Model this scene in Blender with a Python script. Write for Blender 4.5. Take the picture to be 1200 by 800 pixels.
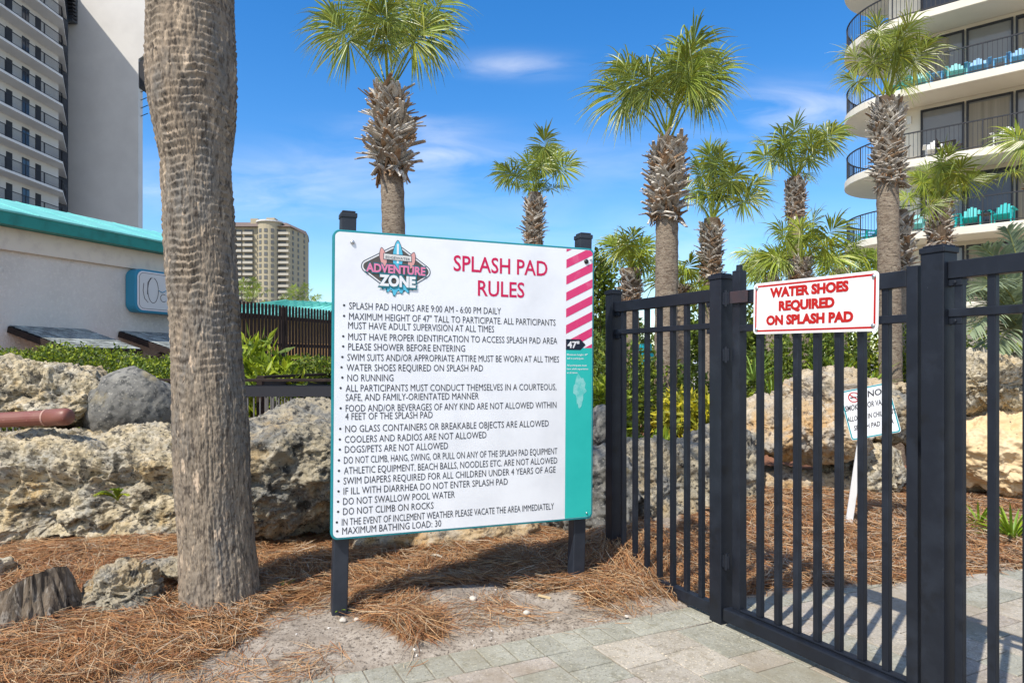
import bpy, bmesh, math, random
import numpy as np
from mathutils import Vector, Matrix, Euler

# ------------------------------------------------------------------ camera, sky, sun, exposure
for o in list(bpy.data.objects):
    bpy.data.objects.remove(o)
S = bpy.context.scene
COL = S.collection
R = math.radians
EYE = 1.4
cam_d = bpy.data.cameras.new('camera'); cam = bpy.data.objects.new('camera', cam_d); COL.objects.link(cam)
cam.location = (0, 0, EYE); cam.rotation_euler = (R(90), 0, 0)
cam_d.sensor_width = 36; cam_d.lens = 24; cam_d.shift_y = 25/1200
cam_d.clip_start = .05; cam_d.clip_end = 3000
S.camera = cam

SUN_AZ = 38.0      # shadows run towards this heading (degrees right of +Y)
SUN_EL = 54.0
W = bpy.data.worlds.new('World'); S.world = W; W.use_nodes = True
def build_world():
    nt = W.node_tree; N = nt.nodes; L = nt.links
    for n in list(N): N.remove(n)
    out = N.new('ShaderNodeOutputWorld'); bg = N.new('ShaderNodeBackground')
    sky = N.new('ShaderNodeTexSky'); sky.sky_type = 'NISHITA'; sky.sun_disc = False
    sky.sun_elevation = R(SUN_EL); sky.sun_rotation = R(180+SUN_AZ)
    sky.altitude = 0; sky.air_density = 1.0; sky.dust_density = .3; sky.ozone_density = 2.2
    hs = N.new('ShaderNodeHueSaturation'); hs.inputs['Hue'].default_value = .505; hs.inputs['Saturation'].default_value = 1.40; hs.inputs['Value'].default_value = 1.30
    L.new(sky.outputs[0], hs.inputs['Color'])
    tc = N.new('ShaderNodeTexCoord'); sep = N.new('ShaderNodeSeparateXYZ'); L.new(tc.outputs['Generated'], sep.inputs[0])
    def mth(op, a, b=None, clamp=False):
        n = N.new('ShaderNodeMath'); n.operation = op; n.use_clamp = clamp
        for i, v in enumerate((a, b)):
            if v is None: continue
            if isinstance(v, (int, float)): n.inputs[i].default_value = v
            else: L.new(v, n.inputs[i])
        return n.outputs[0]
    yy = mth('MAXIMUM', sep.outputs[1], .05)
    u = mth('DIVIDE', sep.outputs[0], yy); v = mth('DIVIDE', sep.outputs[2], yy)
    comb = N.new('ShaderNodeCombineXYZ'); L.new(mth('MULTIPLY', u, 2.2), comb.inputs[0]); L.new(mth('MULTIPLY', v, 9.0), comb.inputs[1])
    nz = N.new('ShaderNodeTexNoise'); nz.inputs['Scale'].default_value = 2.3; nz.inputs['Detail'].default_value = 7; nz.inputs['Roughness'].default_value = .55
    nz.inputs['Distortion'].default_value = .6
    L.new(comb.outputs[0], nz.inputs['Vector'])
    tot = None
    # thin cirrus wisps: centre (u, v), half sizes, strength
    for (u0, v0, su, sv, k) in ((.0, .435, .080, .016, .46), (.42, .37, .15, .032, .50), (-.10, .305, .05, .02, .36), (-.16, .345, .10, .016, .30),
                                (-.22, .25, .34, .05, .17), (.3, .17, .5, .05, .16), (-.45, .25, .22, .03, .26), (.1, .60, .22, .03, .10), (.05, .30, .5, .03, .14)):
        a = mth('POWER', mth('DIVIDE', mth('SUBTRACT', u, u0), su), 2.0)
        b = mth('POWER', mth('DIVIDE', mth('SUBTRACT', v, v0), sv), 2.0)
        g = mth('MULTIPLY', mth('POWER', 2.718, mth('MULTIPLY', mth('ADD', a, b), -1.0)), k)
        tot = g if tot is None else mth('ADD', tot, g)
    nn = mth('MULTIPLY', mth('SUBTRACT', nz.outputs[0], .33, True), 2.6, True)
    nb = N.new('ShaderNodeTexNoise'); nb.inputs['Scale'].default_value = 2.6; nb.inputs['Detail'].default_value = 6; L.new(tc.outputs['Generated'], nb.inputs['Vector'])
    back = mth('MULTIPLY', mth('MULTIPLY', mth('SUBTRACT', sep.outputs[1], .12), -3.0, True), mth('MULTIPLY', mth('SUBTRACT', nb.outputs[0], .40, True), 6.0, True))  # unseen white clouds behind the camera, added to neutralise the blue fill light
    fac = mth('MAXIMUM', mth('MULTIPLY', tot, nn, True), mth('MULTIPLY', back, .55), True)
    mix = N.new('ShaderNodeMix'); mix.data_type = 'RGBA'
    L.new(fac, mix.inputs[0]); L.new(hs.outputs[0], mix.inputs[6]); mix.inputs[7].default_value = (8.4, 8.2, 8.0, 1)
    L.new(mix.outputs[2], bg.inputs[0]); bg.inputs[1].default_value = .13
    L.new(bg.outputs[0], out.inputs[0])
build_world()
sd = bpy.data.lights.new('sun', 'SUN'); sun = bpy.data.objects.new('sun', sd); COL.objects.link(sun)
sd.energy = 4.3; sd.angle = R(.55); sd.color = (1.0, .94, .85)
_d = Vector((math.sin(R(SUN_AZ))*math.cos(R(SUN_EL)), math.cos(R(SUN_AZ))*math.cos(R(SUN_EL)), -math.sin(R(SUN_EL))))
sun.rotation_euler = _d.to_track_quat('-Z', 'Y').to_euler(); sun.location = (-20, -20, 40)
S.view_settings.view_transform = 'Standard'; S.view_settings.look = 'None'
S.view_settings.exposure = .34; S.view_settings.gamma = 1
S.view_settings.use_curve_mapping = False

# ------------------------------------------------------------------ helpers
rng = np.random.default_rng(7)
random.seed(7)
F = 800.0
def P(px, py, Y):                      # photograph point (1200 x 800) at distance Y -> world
    return Vector(((px-600)/F*Y, Y, EYE-(py-425)/F*Y))
def PX(px, Y): return (px-600)/F*Y
def PZ(py, Y): return EYE-(py-425)/F*Y
def hit(px, py, p0, n):
    r = Vector(((px-600)/F, 1, -(py-425)/F)); o = Vector((0, 0, EYE))
    return o + r*((Vector(p0)-o).dot(n)/r.dot(n))

_perm = np.random.default_rng(11).permutation(256).astype(np.int64); _perm = np.concatenate([_perm]*3)
_g = np.random.default_rng(12).normal(size=(256, 3)); _g /= np.linalg.norm(_g, axis=1)[:, None]
def perlin(p):
    p = np.asarray(p, float); i = np.floor(p).astype(np.int64); f = p-i; i &= 255
    w = f*f*f*(f*(f*6-15)+10); out = 0
    for dx in (0, 1):
        wx = w[:, 0] if dx else 1-w[:, 0]
        for dy in (0, 1):
            wy = w[:, 1] if dy else 1-w[:, 1]
            for dz in (0, 1):
                wz = w[:, 2] if dz else 1-w[:, 2]
                h = _perm[_perm[_perm[(i[:, 0]+dx) & 255]+((i[:, 1]+dy) & 255)]+((i[:, 2]+dz) & 255)]
                g = _g[h]
                out = out + wx*wy*wz*(g[:, 0]*(f[:, 0]-dx)+g[:, 1]*(f[:, 1]-dy)+g[:, 2]*(f[:, 2]-dz))
    return out*1.6
def fbm(p, o=4, gain=.5):
    a = 1.; s = 0.; p = np.asarray(p, float)
    for k in range(o):
        s = s+a*perlin(p+k*17.3); p = p*2.03; a *= gain
    return s
_w = np.random.default_rng(13).random((256, 3))
def worley(p):
    p = np.asarray(p, float); i = np.floor(p).astype(np.int64); f = p-i
    d1 = np.full(len(p), 9.); d2 = d1.copy()
    for dx in (-1, 0, 1):
        for dy in (-1, 0, 1):
            for dz in (-1, 0, 1):
                h = _perm[_perm[_perm[(i[:, 0]+dx) & 255]+((i[:, 1]+dy) & 255)]+((i[:, 2]+dz) & 255)]
                q = _w[h]+np.array([dx, dy, dz])-f
                d = np.sqrt((q*q).sum(1))
                m = d < d1
                d2 = np.where(m, d1, np.minimum(d2, d)); d1 = np.where(m, d, d1)
    return d1, d2
def noise2(x, y, s=0.): return perlin(np.stack([np.ravel(x), np.ravel(y), np.full(np.size(x), s)], 1)).reshape(np.shape(x))

class MB:
    """collects shapes in world space; build() links them as ONE mesh object"""
    def __init__(s): s.v = []; s.f = []; s.c = []; s.n = 0
    def add(s, v, f, c=None):
        v = np.asarray(v, float).reshape(-1, 3)
        s.v.append(v); k = s.n
        s.f.extend([tuple(int(i)+k for i in q) for q in f]); s.n += len(v)
        s.c.append(np.tile(np.asarray((1, 1, 1) if c is None else c, float), (len(v), 1)) if c is None or np.ndim(c) == 1 else np.asarray(c, float))
        return s
    def obox(s, o, a, b, c, col=None):      # corner o, edge vectors a, b, c
        o, a, b, c = (np.array(x, float) for x in (o, a, b, c))
        v = [o, o+a, o+a+b, o+b, o+c, o+a+c, o+a+b+c, o+b+c]
        f = [(0, 3, 2, 1), (4, 5, 6, 7), (0, 1, 5, 4), (1, 2, 6, 5), (2, 3, 7, 6), (3, 0, 4, 7)]
        if np.dot(np.cross(a, b), c) < 0: f = [q[::-1] for q in f]
        return s.add(v, f, col)
    def box(s, cx, cy, cz, sx, sy, sz, ang=0, col=None):   # centre, size, heading
        ca, sa = math.cos(ang), math.sin(ang)
        a = np.array((ca*sx, sa*sx, 0)); b = np.array((-sa*sy, ca*sy, 0)); c = np.array((0, 0, sz))
        return s.obox(np.array((cx, cy, cz))-(a+b+c)/2, a, b, c, col)
    def beam(s, p, q, w, h, up=(0, 0, 1), col=None):       # bar from p to q
        p = np.array(p, float); q = np.array(q, float); d = q-p; u = np.array(up, float)
        x = np.cross(d, u); x /= np.linalg.norm(x); z = np.cross(x, d); z /= np.linalg.norm(z)
        return s.obox(p-x*w/2-z*h/2, x*w, d, z*h, col)
    def prism(s, poly, o, u, v, n, depth, col=None):       # 2-D outline in frame (o,u,v), extruded by depth along n
        o, u, v, n = (np.array(x, float) for x in (o, u, v, n)); k = len(poly)
        a = [o+u*p[0]+v*p[1] for p in poly]; b = [x+n*depth for x in a]
        f = [tuple(range(k))[::-1], tuple(range(k, 2*k))]+[(i, (i+1) % k, k+(i+1) % k, k+i) for i in range(k)]
        if np.dot(np.cross(u, v), n) * poly_area(poly) * (1 if depth > 0 else -1) < 0: f = [q[::-1] for q in f]
        return s.add(a+b, f, col)
    def flat(s, poly, o, u, v, col=None):
        o, u, v = (np.array(x, float) for x in (o, u, v))
        return s.add([o+u*p[0]+v*p[1] for p in poly], [tuple(range(len(poly)))], col)
    def tube(s, pts, rad, n=8, cap=True, col=None, flat=1.0, ref=None):
        pts = [np.array(p, float) for p in pts]; k = len(pts)
        rad = [rad]*k if np.ndim(rad) == 0 else rad
        v = []; d0 = pts[1]-pts[0]
        r = np.array(ref if ref is not None else ((0, 0, 1) if abs(d0[2]) < .9*np.linalg.norm(d0) else (1, 0, 0)), float)
        for i in range(k):
            d = pts[min(i+1, k-1)]-pts[max(i-1, 0)]; d /= np.linalg.norm(d)+1e-9
            x = np.cross(d, r); x /= np.linalg.norm(x)+1e-9; y = np.cross(x, d)
            for j in range(n):
                a = 2*math.pi*j/n
                v.append(pts[i]+x*math.cos(a)*rad[i]+y*math.sin(a)*rad[i]*flat)
        f = [(i*n+j, i*n+(j+1) % n, (i+1)*n+(j+1) % n, (i+1)*n+j) for i in range(k-1) for j in range(n)]
        if cap: f += [tuple(range(n))[::-1], tuple(range((k-1)*n, k*n))]
        return s.add(v, f, col)
    def mesh(s, name, off=(0, 0, 0), mat=None, smooth=False):
        v = np.concatenate(s.v)-np.array(off, float)
        me = bpy.data.meshes.new(name)
        lens = np.array([len(q) for q in s.f], np.int32)
        idx = np.fromiter((i for q in s.f for i in q), np.int32)
        me.vertices.add(len(v)); me.vertices.foreach_set('co', v.astype(np.float32).ravel())
        me.loops.add(len(idx)); me.loops.foreach_set('vertex_index', idx)
        me.polygons.add(len(lens)); st = np.zeros(len(lens), np.int32); st[1:] = np.cumsum(lens)[:-1]
        me.polygons.foreach_set('loop_start', st); me.polygons.foreach_set('loop_total', lens)
        me.polygons.foreach_set('use_smooth', np.full(len(lens), bool(smooth)))
        me.update(calc_edges=True)
        c = np.concatenate(s.c)
        if not np.allclose(c, 1):
            at = me.color_attributes.new('tint', 'FLOAT_COLOR', 'POINT')
            at.data.foreach_set('color', np.concatenate([c, np.ones((len(c), 1))], 1).astype(np.float32).ravel())
        me.validate()
        if mat: me.materials.append(mat)
        return me
    def build(s, name, mat, parent=None, base=None, smooth=False, bevel=0, seg=2):
        off = root_loc(parent) if parent else (base if base is not None else (0, 0, 0))
        o = bpy.data.objects.new(name, s.mesh(name, off, mat, smooth)); COL.objects.link(o)
        if parent: o.parent = parent
        else: o.location = off
        if bevel:
            m = o.modifiers.new('bevel', 'BEVEL'); m.width = bevel; m.segments = seg; m.limit_method = 'ANGLE'; m.angle_limit = R(40)
        return o
def poly_area(p): return sum(p[i][0]*p[(i+1) % len(p)][1]-p[(i+1) % len(p)][0]*p[i][1] for i in range(len(p)))/2
def root_loc(o):
    while o.parent: o = o.parent
    return tuple(o.location)
def tag(o, label, cat, group=None, kind=None):
    if label: o['label'] = label
    if cat: o['category'] = cat
    if group: o['group'] = group
    if kind: o['kind'] = kind
    return o
def thing(name, label, cat, loc=(0, 0, 0), group=None):
    o = bpy.data.objects.new(name, None); COL.objects.link(o); o.location = loc; o.empty_display_size = .1
    return tag(o, label, cat, group)
def dup(t, loc, rz, label):
    r = t.copy(); COL.objects.link(r); r.location = loc; r.rotation_euler = (0, 0, rz); r['label'] = label
    for ch in list(t.children):
        c = ch.copy(); COL.objects.link(c); c.parent = r
        for g in list(ch.children):
            d = g.copy(); COL.objects.link(d); d.parent = c
    return r
def rrect(w, h, r, n=6):
    out = []
    for cx, cy, a0 in ((w/2-r, h/2-r, 0), (-w/2+r, h/2-r, 90), (-w/2+r, -h/2+r, 180), (w/2-r, -h/2+r, 270)):
        for k in range(n+1):
            a = R(a0+90*k/n); out.append((cx+r*math.cos(a), cy+r*math.sin(a)))
    return out
def ring2(mb, outer, inner, o, u, v, col=None):       # flat band between two outlines of equal length
    o, u, v = (np.array(x, float) for x in (o, u, v)); k = len(outer)
    mb.add([o+u*p[0]+v*p[1] for p in outer]+[o+u*p[0]+v*p[1] for p in inner], [(i, (i+1) % k, k+(i+1) % k, k+i) for i in range(k)], col)

# ------------------------------------------------------------------ materials
def M(name, base, rough=.8, var=(), bump=(), spec=.3, tint=False, transl=0, metal=0, coord='Object', stretch=None):
    """var: (colour, scale, lo, hi[, detail]) noise layers mixed over base; bump: (scale, strength, distance[, kind])"""
    m = bpy.data.materials.new(name); m.use_nodes = True; nt = m.node_tree; N = nt.nodes; L = nt.links
    b = N['Principled BSDF']; b.inputs['Roughness'].default_value = rough; b.inputs['Metallic'].default_value = metal
    b.inputs['Specular IOR Level'].default_value = spec
    tc = N.new('ShaderNodeTexCoord'); vec = tc.outputs[coord]
    if stretch:
        mp = N.new('ShaderNodeMapping'); mp.inputs['Scale'].default_value = stretch; L.new(vec, mp.inputs[0]); vec = mp.outputs[0]
    rgb = N.new('ShaderNodeRGB'); rgb.outputs[0].default_value = (*base, 1); cur = rgb.outputs[0]
    for i, q in enumerate(var):
        col, sc, lo, hi = q[:4]; det = q[4] if len(q) > 4 else 5
        n = N.new('ShaderNodeTexNoise'); n.inputs['Scale'].default_value = sc; n.inputs['Detail'].default_value = det; n.inputs['Roughness'].default_value = .6
        mpp = N.new('ShaderNodeMapping'); mpp.inputs['Location'].default_value = (3.1*i+1, 7.7*i, 1.3*i); L.new(vec, mpp.inputs[0]); L.new(mpp.outputs[0], n.inputs['Vector'])
        r = N.new('ShaderNodeMapRange'); r.inputs[1].default_value = lo; r.inputs[2].default_value = hi; L.new(n.outputs[0], r.inputs[0])
        x = N.new('ShaderNodeMix'); x.data_type = 'RGBA'; L.new(r.outputs[0], x.inputs[0]); L.new(cur, x.inputs[6]); x.inputs[7].default_value = (*col, 1); cur = x.outputs[2]
    if tint:
        a = N.new('ShaderNodeVertexColor'); a.layer_name = 'tint'
        x = N.new('ShaderNodeMix'); x.data_type = 'RGBA'; x.blend_type = 'MULTIPLY'; x.inputs[0].default_value = 1
        L.new(cur, x.inputs[6]); L.new(a.outputs[0], x.inputs[7]); cur = x.outputs[2]
    L.new(cur, b.inputs['Base Color'])
    last = None
    for q in bump:
        sc, st, di = q[:3]; kind = q[3] if len(q) > 3 else 'noise'
        if kind == 'voro':
            n = N.new('ShaderNodeTexVoronoi'); n.inputs['Scale'].default_value = sc; h = n.outputs['Distance']
        else:
            n = N.new('ShaderNodeTexNoise'); n.inputs['Scale'].default_value = sc; n.inputs['Detail'].default_value = 6; n.inputs['Roughness'].default_value = .65; h = n.outputs[0]
        L.new(vec, n.inputs['Vector'])
        bp = N.new('ShaderNodeBump'); bp.inputs['Strength'].default_value = st; bp.inputs['Distance'].default_value = di
        L.new(h, bp.inputs['Height'])
        if last: L.new(last, bp.inputs['Normal'])
        last = bp.outputs[0]
    if last: L.new(last, b.inputs['Normal'])
    if transl:
        t = N.new('ShaderNodeBsdfTranslucent'); L.new(cur, t.inputs[0]); mx = N.new('ShaderNodeMixShader'); mx.inputs[0].default_value = transl
        L.new(b.outputs[0], mx.inputs[1]); L.new(t.outputs[0], mx.inputs[2]); L.new(mx.outputs[0], N['Material Output'].inputs[0])
    return m

m_rock = M('limestone', (.51, .425, .275), .95, [((.42, .28, .11), 2.2, .48, .70), ((.35, .325, .265), 3.5, .46, .62), ((.58, .51, .38), 8, .50, .66), ((.22, .18, .11), 17, .50, .62), ((.10, .088, .066), 10, .555, .63), ((.05, .046, .04), 36, .58, .66), ((.52, .47, .36), 60, .60, .68)],
           [(14, .6, .03), (60, .8, .014), (33, .5, .014, 'voro'), (150, .5, .004)])
m_rock2 = M('weathered limestone', (.36, .31, .215), .95, [((.36, .25, .12), 2.0, .50, .70), ((.19, .185, .165), 4.5, .44, .58), ((.42, .37, .275), 8, .54, .68), ((.055, .052, .045), 10, .55, .64), ((.045, .043, .038), 30, .58, .66), ((.46, .42, .33), 55, .60, .68)],
            [(14, .6, .03), (55, .8, .014), (33, .55, .014, 'voro'), (150, .5, .004)])
m_rockw = M('warm limestone', (.44, .35, .225), .95, [((.48, .30, .13), 1.6, .45, .65), ((.33, .29, .235), 4, .48, .62), ((.52, .45, .34), 8, .5, .68), ((.12, .085, .06), 9, .58, .66), ((.07, .055, .045), 36, .60, .68)],
            [(12, .6, .03), (50, .7, .014), (35, .45, .012, 'voro'), (150, .4, .004)])
m_dark = M('grey granite', (.15, .145, .13), .9, [((.24, .23, .20), 5, .45, .65), ((.07, .07, .065), 16, .5, .62), ((.33, .31, .26), 45, .58, .68), ((.30, .24, .12), 3, .6, .75)], [(40, .5, .012), (120, .4, .005)])
m_trunk = M('palm bark', (.255, .208, .155), .95, [((.295, .23, .165), 4, .44, .64), ((.185, .168, .145), 6, .46, .62), ((.10, .08, .062), 42, .52, .64), ((.46, .36, .255), 30, .58, .67), ((.07, .058, .046), 70, .58, .68), ((.55, .43, .31), 14, .64, .68)], [(40, .8, .008), (95, .7, .005), (200, .5, .002)], stretch=(1, 1, .30))
m_trunk2 = M('far palm bark', (.26, .205, .15), .95, [((.33, .27, .20), 5, .4, .65), ((.17, .125, .09), 14, .5, .64), ((.40, .34, .27), 30, .6, .7), ((.09, .07, .055), 26, .58, .68)], [(20, .9, .03), (55, .7, .012)], stretch=(1, 1, 2.0))
m_boot = M('leaf base', (.40, .37, .325), .9, [((.21, .17, .13), 16, .50, .68), ((.54, .515, .465), 9, .5, .68)], [(40, .5, .01)], tint=True)
m_frond = M('palm frond', (.285, .35, .05), .36, [((.21, .28, .045), 3, .4, .65)], spec=.6, tint=True, transl=.30)
m_leaf = M('shrub leaf', (.145, .195, .028), .5, (), spec=.4, tint=True, transl=.25)
m_leafy = M('yellow leaf', (.42, .40, .05), .5, (), spec=.4, tint=True, transl=.3)
m_straw = M('pine needles', (1, 1, 1), .8, (), spec=.2, tint=True)
m_soil_dummy = None
m_black = M('black powder coat', (.0075, .0105, .0175), .50, [((.016, .021, .031), 5, .48, .68), ((.006, .0075, .011), 12, .55, .7), ((.07, .075, .085), 80, .70, .77), ((.10, .11, .13), 9, .76, .80)], [(140, .12, .002)], spec=.38)
m_gray_post = M('charcoal post paint', (.018, .023, .033), .48, [((.028, .034, .046), 8, .45, .7), ((.08, .085, .095), 80, .70, .76)], [(120, .15, .002)], spec=.45)
m_white = M('white sign face', (.85, .86, .875), .45, [((.74, .75, .77), 3, .45, .75)], spec=.4)
m_teal = M('teal enamel', (.010, .25, .285), .4, [((.012, .21, .24), 5, .45, .7)], spec=.5)
m_tealpanel = M('turquoise print', (.028, .50, .44), .4, [((.022, .46, .41), 4, .45, .7)], spec=.4)
m_pale_patch = M('pale turquoise print', (.25, .62, .58), .6, [((.12, .55, .5), 30, .45, .6)], spec=.4)
m_pink = M('magenta stripes', (.70, .045, .17), .45, [((.76, .14, .27), 14, .55, .75)], spec=.4)
m_ink = M('grey black ink', (.042, .042, .048), .6)
m_crim = M('crimson ink', (.60, .012, .085), .5)
m_red = M('red ink', (.46, .012, .009), .5)
m_navy = M('navy ink', (.010, .018, .035), .5)
m_white_ink = M('white ink', (.8, .8, .8), .5)
m_steel = M('bolt steel', (.55, .55, .55), .35, metal=1)
m_bolt = M('black bolt', (.012, .012, .013), .4, spec=.5)
m_stucco = M('white stucco', (.77, .735, .665), .95, [((.68, .65, .585), 1.0, .42, .7), ((.82, .785, .71), 14, .5, .7), ((.55, .53, .48), 3, .64, .78)], [(22, .9, .03), (60, .5, .01)])
m_trimw = M('cream cornice', (.76, .70, .59), .9, [((.66, .60, .51), 4, .5, .7)], [(40, .3, .01)])
m_tealroof = M('teal metal roof', (.20, .60, .53), .45, [((.13, .48, .43), 2, .45, .7)], spec=.5)
m_fascia = M('dark teal fascia', (.028, .29, .26), .5, [((.024, .20, .18), 3, .45, .7)])
m_shingle = M('grey shingles', (.26, .28, .26), .95, [((.34, .36, .33), 10, .45, .6), ((.15, .165, .165), 20, .52, .62)], [(60, .5, .01)], tint=True)
m_brownwood = M('dark brown timber', (.026, .017, .014), .8, [((.042, .028, .022), 10, .45, .7)], [(50, .4, .006)])
m_tan = M('tan wall', (.55, .33, .14), .9, [((.48, .28, .11), 2, .4, .7)])
m_blue = M('sign blue', (.04, .27, .42), .5)
m_signface = M('grey white sign face', (.70, .72, .70), .5)
m_hotel = M('hotel white paint', (.66, .635, .59), .9, [((.60, .575, .535), .35, .4, .7)], [(3, .1, .03)])
m_hotel_slab = M('hotel slab paint', (.72, .69, .64), .9, [((.66, .63, .585), .6, .4, .7)])
m_hotel_rail = M('dark railing', (.030, .031, .036), .6)
m_glass = M('dark window glass', (.028, .036, .05), .08, [((.05, .06, .075), .5, .4, .6)], spec=.6)
m_glass2 = M('grey window glass', (.17, .165, .15), .08, [((.22, .21, .185), .35, .35, .65)], spec=.6)
m_curtain = M('beige curtain', (.30, .26, .20), .9, [((.22, .19, .14), 6, .4, .65)], stretch=(1, 1, .02))
m_cream = M('cream hotel paint', (.76, .70, .58), .9, [((.70, .64, .52), .5, .4, .7)], [(5, .1, .02)])
m_tower = M('tower cream paint', (.40, .345, .235), .9, [((.36, .31, .21), .1, .4, .7)])
m_tower2 = M('tower grey paint', (.28, .26, .22), .9)
m_towerbal = M('tower balcony paint', (.46, .42, .345), .9)
m_towerroof = M('tower brown roof', (.20, .15, .12), .9, [((.16, .12, .10), .5, .4, .7)])
m_towerwin = M('tower window', (.13, .128, .12), .3)
m_pipe = M('red brown pipe', (.215, .082, .058), .45, [((.20, .06, .045), 8, .5, .7), ((.40, .22, .17), 20, .62, .72)], spec=.45)
m_stump = M('weathered stump wood', (.175, .135, .095), .95, [((.10, .08, .06), 14, .45, .58), ((.30, .265, .22), 24, .5, .64), ((.05, .04, .032), 40, .56, .64)], [(34, 1.0, .02), (90, .7, .006)], stretch=(1, 1, .18))
m_turq = M('turquoise plastic', (.012, .42, .42), .45)
m_aqua = M('aqua plastic', (.16, .50, .50), .45)
m_sky = M('sky blue plastic', (.11, .33, .56), .45)
m_whitep = M('white plastic', (.7, .7, .68), .45)
m_brownp = M('dark brown plastic', (.055, .042, .038), .5)
m_whitepost = M('white post paint', (.74, .74, .72), .5, [((.62, .61, .58), 6, .55, .75)])
m_stone = M('pale pebble', (.55, .50, .42), .85, [((.42, .38, .32), 8, .4, .7)])
m_carw = M('white car paint', (.72, .73, .74), .3, spec=.6)
m_rubber = M('tyre rubber', (.018, .018, .018), .8)
m_bluedark = M('dark blue vinyl', (.02, .05, .17), .5)
m_concrete = M('pale concrete', (.42, .40, .36), .9, [((.36, .34, .3), 3, .4, .7)])

# ------------------------------------------------------------------ terrain
L1p = np.array((-.952, 2.987)); L1d = np.array((.9034, .4288))       # garden edge of the paving
L2p = np.array((1.2, 4.009)); L2d = np.array((.962, .272))
def edge_d(x, y):          # distance beyond the paving edge (positive = planted side)
    n1 = np.array((-L1d[1], L1d[0])); n2 = np.array((-L2d[1], L2d[0]))
    return np.maximum((x-L1p[0])*n1[0]+(y-L1p[1])*n1[1], (x-L2p[0])*n2[0]+(y-L2p[1])*n2[1])
def sstep(t): t = np.clip(t, 0, 1); return t*t*(3-2*t)
def height(x, y):
    x = np.asarray(x, float); y = np.asarray(y, float)
    d = edge_d(x, y)
    h = .012*sstep(d/.15)+.03*sstep(d/1.2)
    h = h+.20*np.exp(-(((x-.86)/.42)**2+((y-4.72)/.40)**2))+.05*np.exp(-(((x+.45)/.5)**2+((y-3.95)/.25)**2))
    h = h+.05*np.exp(-(((x+.62)/.20)**2+((y-3.50)/.16)**2))+.04*np.exp(-(((x-.45)/.25)**2+((y-4.05)/.14)**2))+.03*np.exp(-(((x+2.2)/.5)**2+((y-3.3)/.25)**2))
    h = h+.10*np.exp(-(((x+2.4)/1.0)**2+((y-4.6)/.5)**2))
    h = h+.14*np.exp(-(((x-2.6)/1.6)**2+((y-6.2)/.8)**2))
    near = np.exp(-np.maximum(0, np.hypot(x, y-4)-5)/3)
    h = h+near*sstep(d/.25)*(.018*noise2(x*2.2, y*2.2, 1.5)+.010*noise2(x*7, y*7, 4.5)+.005*noise2(x*19, y*19, 8.5))
    return np.where(d < 0, -.05, h)
def gz(x, y): return float(height(np.array([x]), np.array([y]))[0])

def pixpoly(pts):          # a bed outline read off the photograph, as ground coordinates
    return [((px-600)/F*(F*EYE/(py-425)), F*EYE/(py-425)) for px, py in pts]
def in_poly(x, y, poly):
    r = np.zeros(np.shape(x), bool); k = len(poly); j = k-1
    for i in range(k):
        xi, yi = poly[i]; xj, yj = poly[j]
        c = ((yi > y) != (yj > y)) & (x < (xj-xi)*(y-yi)/(yj-yi+1e-12)+xi)
        r ^= c; j = i
    return r
BEDS = [pixpoly(q) for q in (
    [(-420, 900), (-420, 600), (0, 585), (345, 575), (392, 640), (392, 693), (372, 722), (330, 716), (300, 745), (215, 790), (60, 806), (-60, 900)],
    [(400, 588), (720, 575), (765, 612), (806, 692), (800, 706), (752, 704), (700, 716), (668, 702), (640, 706), (612, 700), (588, 690), (556, 696), (520, 700), (486, 706), (520, 735), (522, 752), (484, 758), (430, 742), (410, 716), (402, 690)],
    [(790, 560), (870, 575), (1080, 575), (1300, 590), (1500, 640), (1500, 690), (1200, 664), (1065, 682), (880, 694), (826, 706), (800, 660)])]
def straw_mask(x, y):
    m = np.zeros(np.shape(x))
    wob = .09*noise2(x*4, y*4, 2.2)+.05*noise2(x*12, y*12, 3.2)
    wob2 = .07*noise2(x*4, y*4, 9.2)+.05*noise2(x*12, y*12, 7.2)
    for b in BEDS: m = np.maximum(m, in_poly(x+wob, y+wob2, b)*1.0)
    return m

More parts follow.
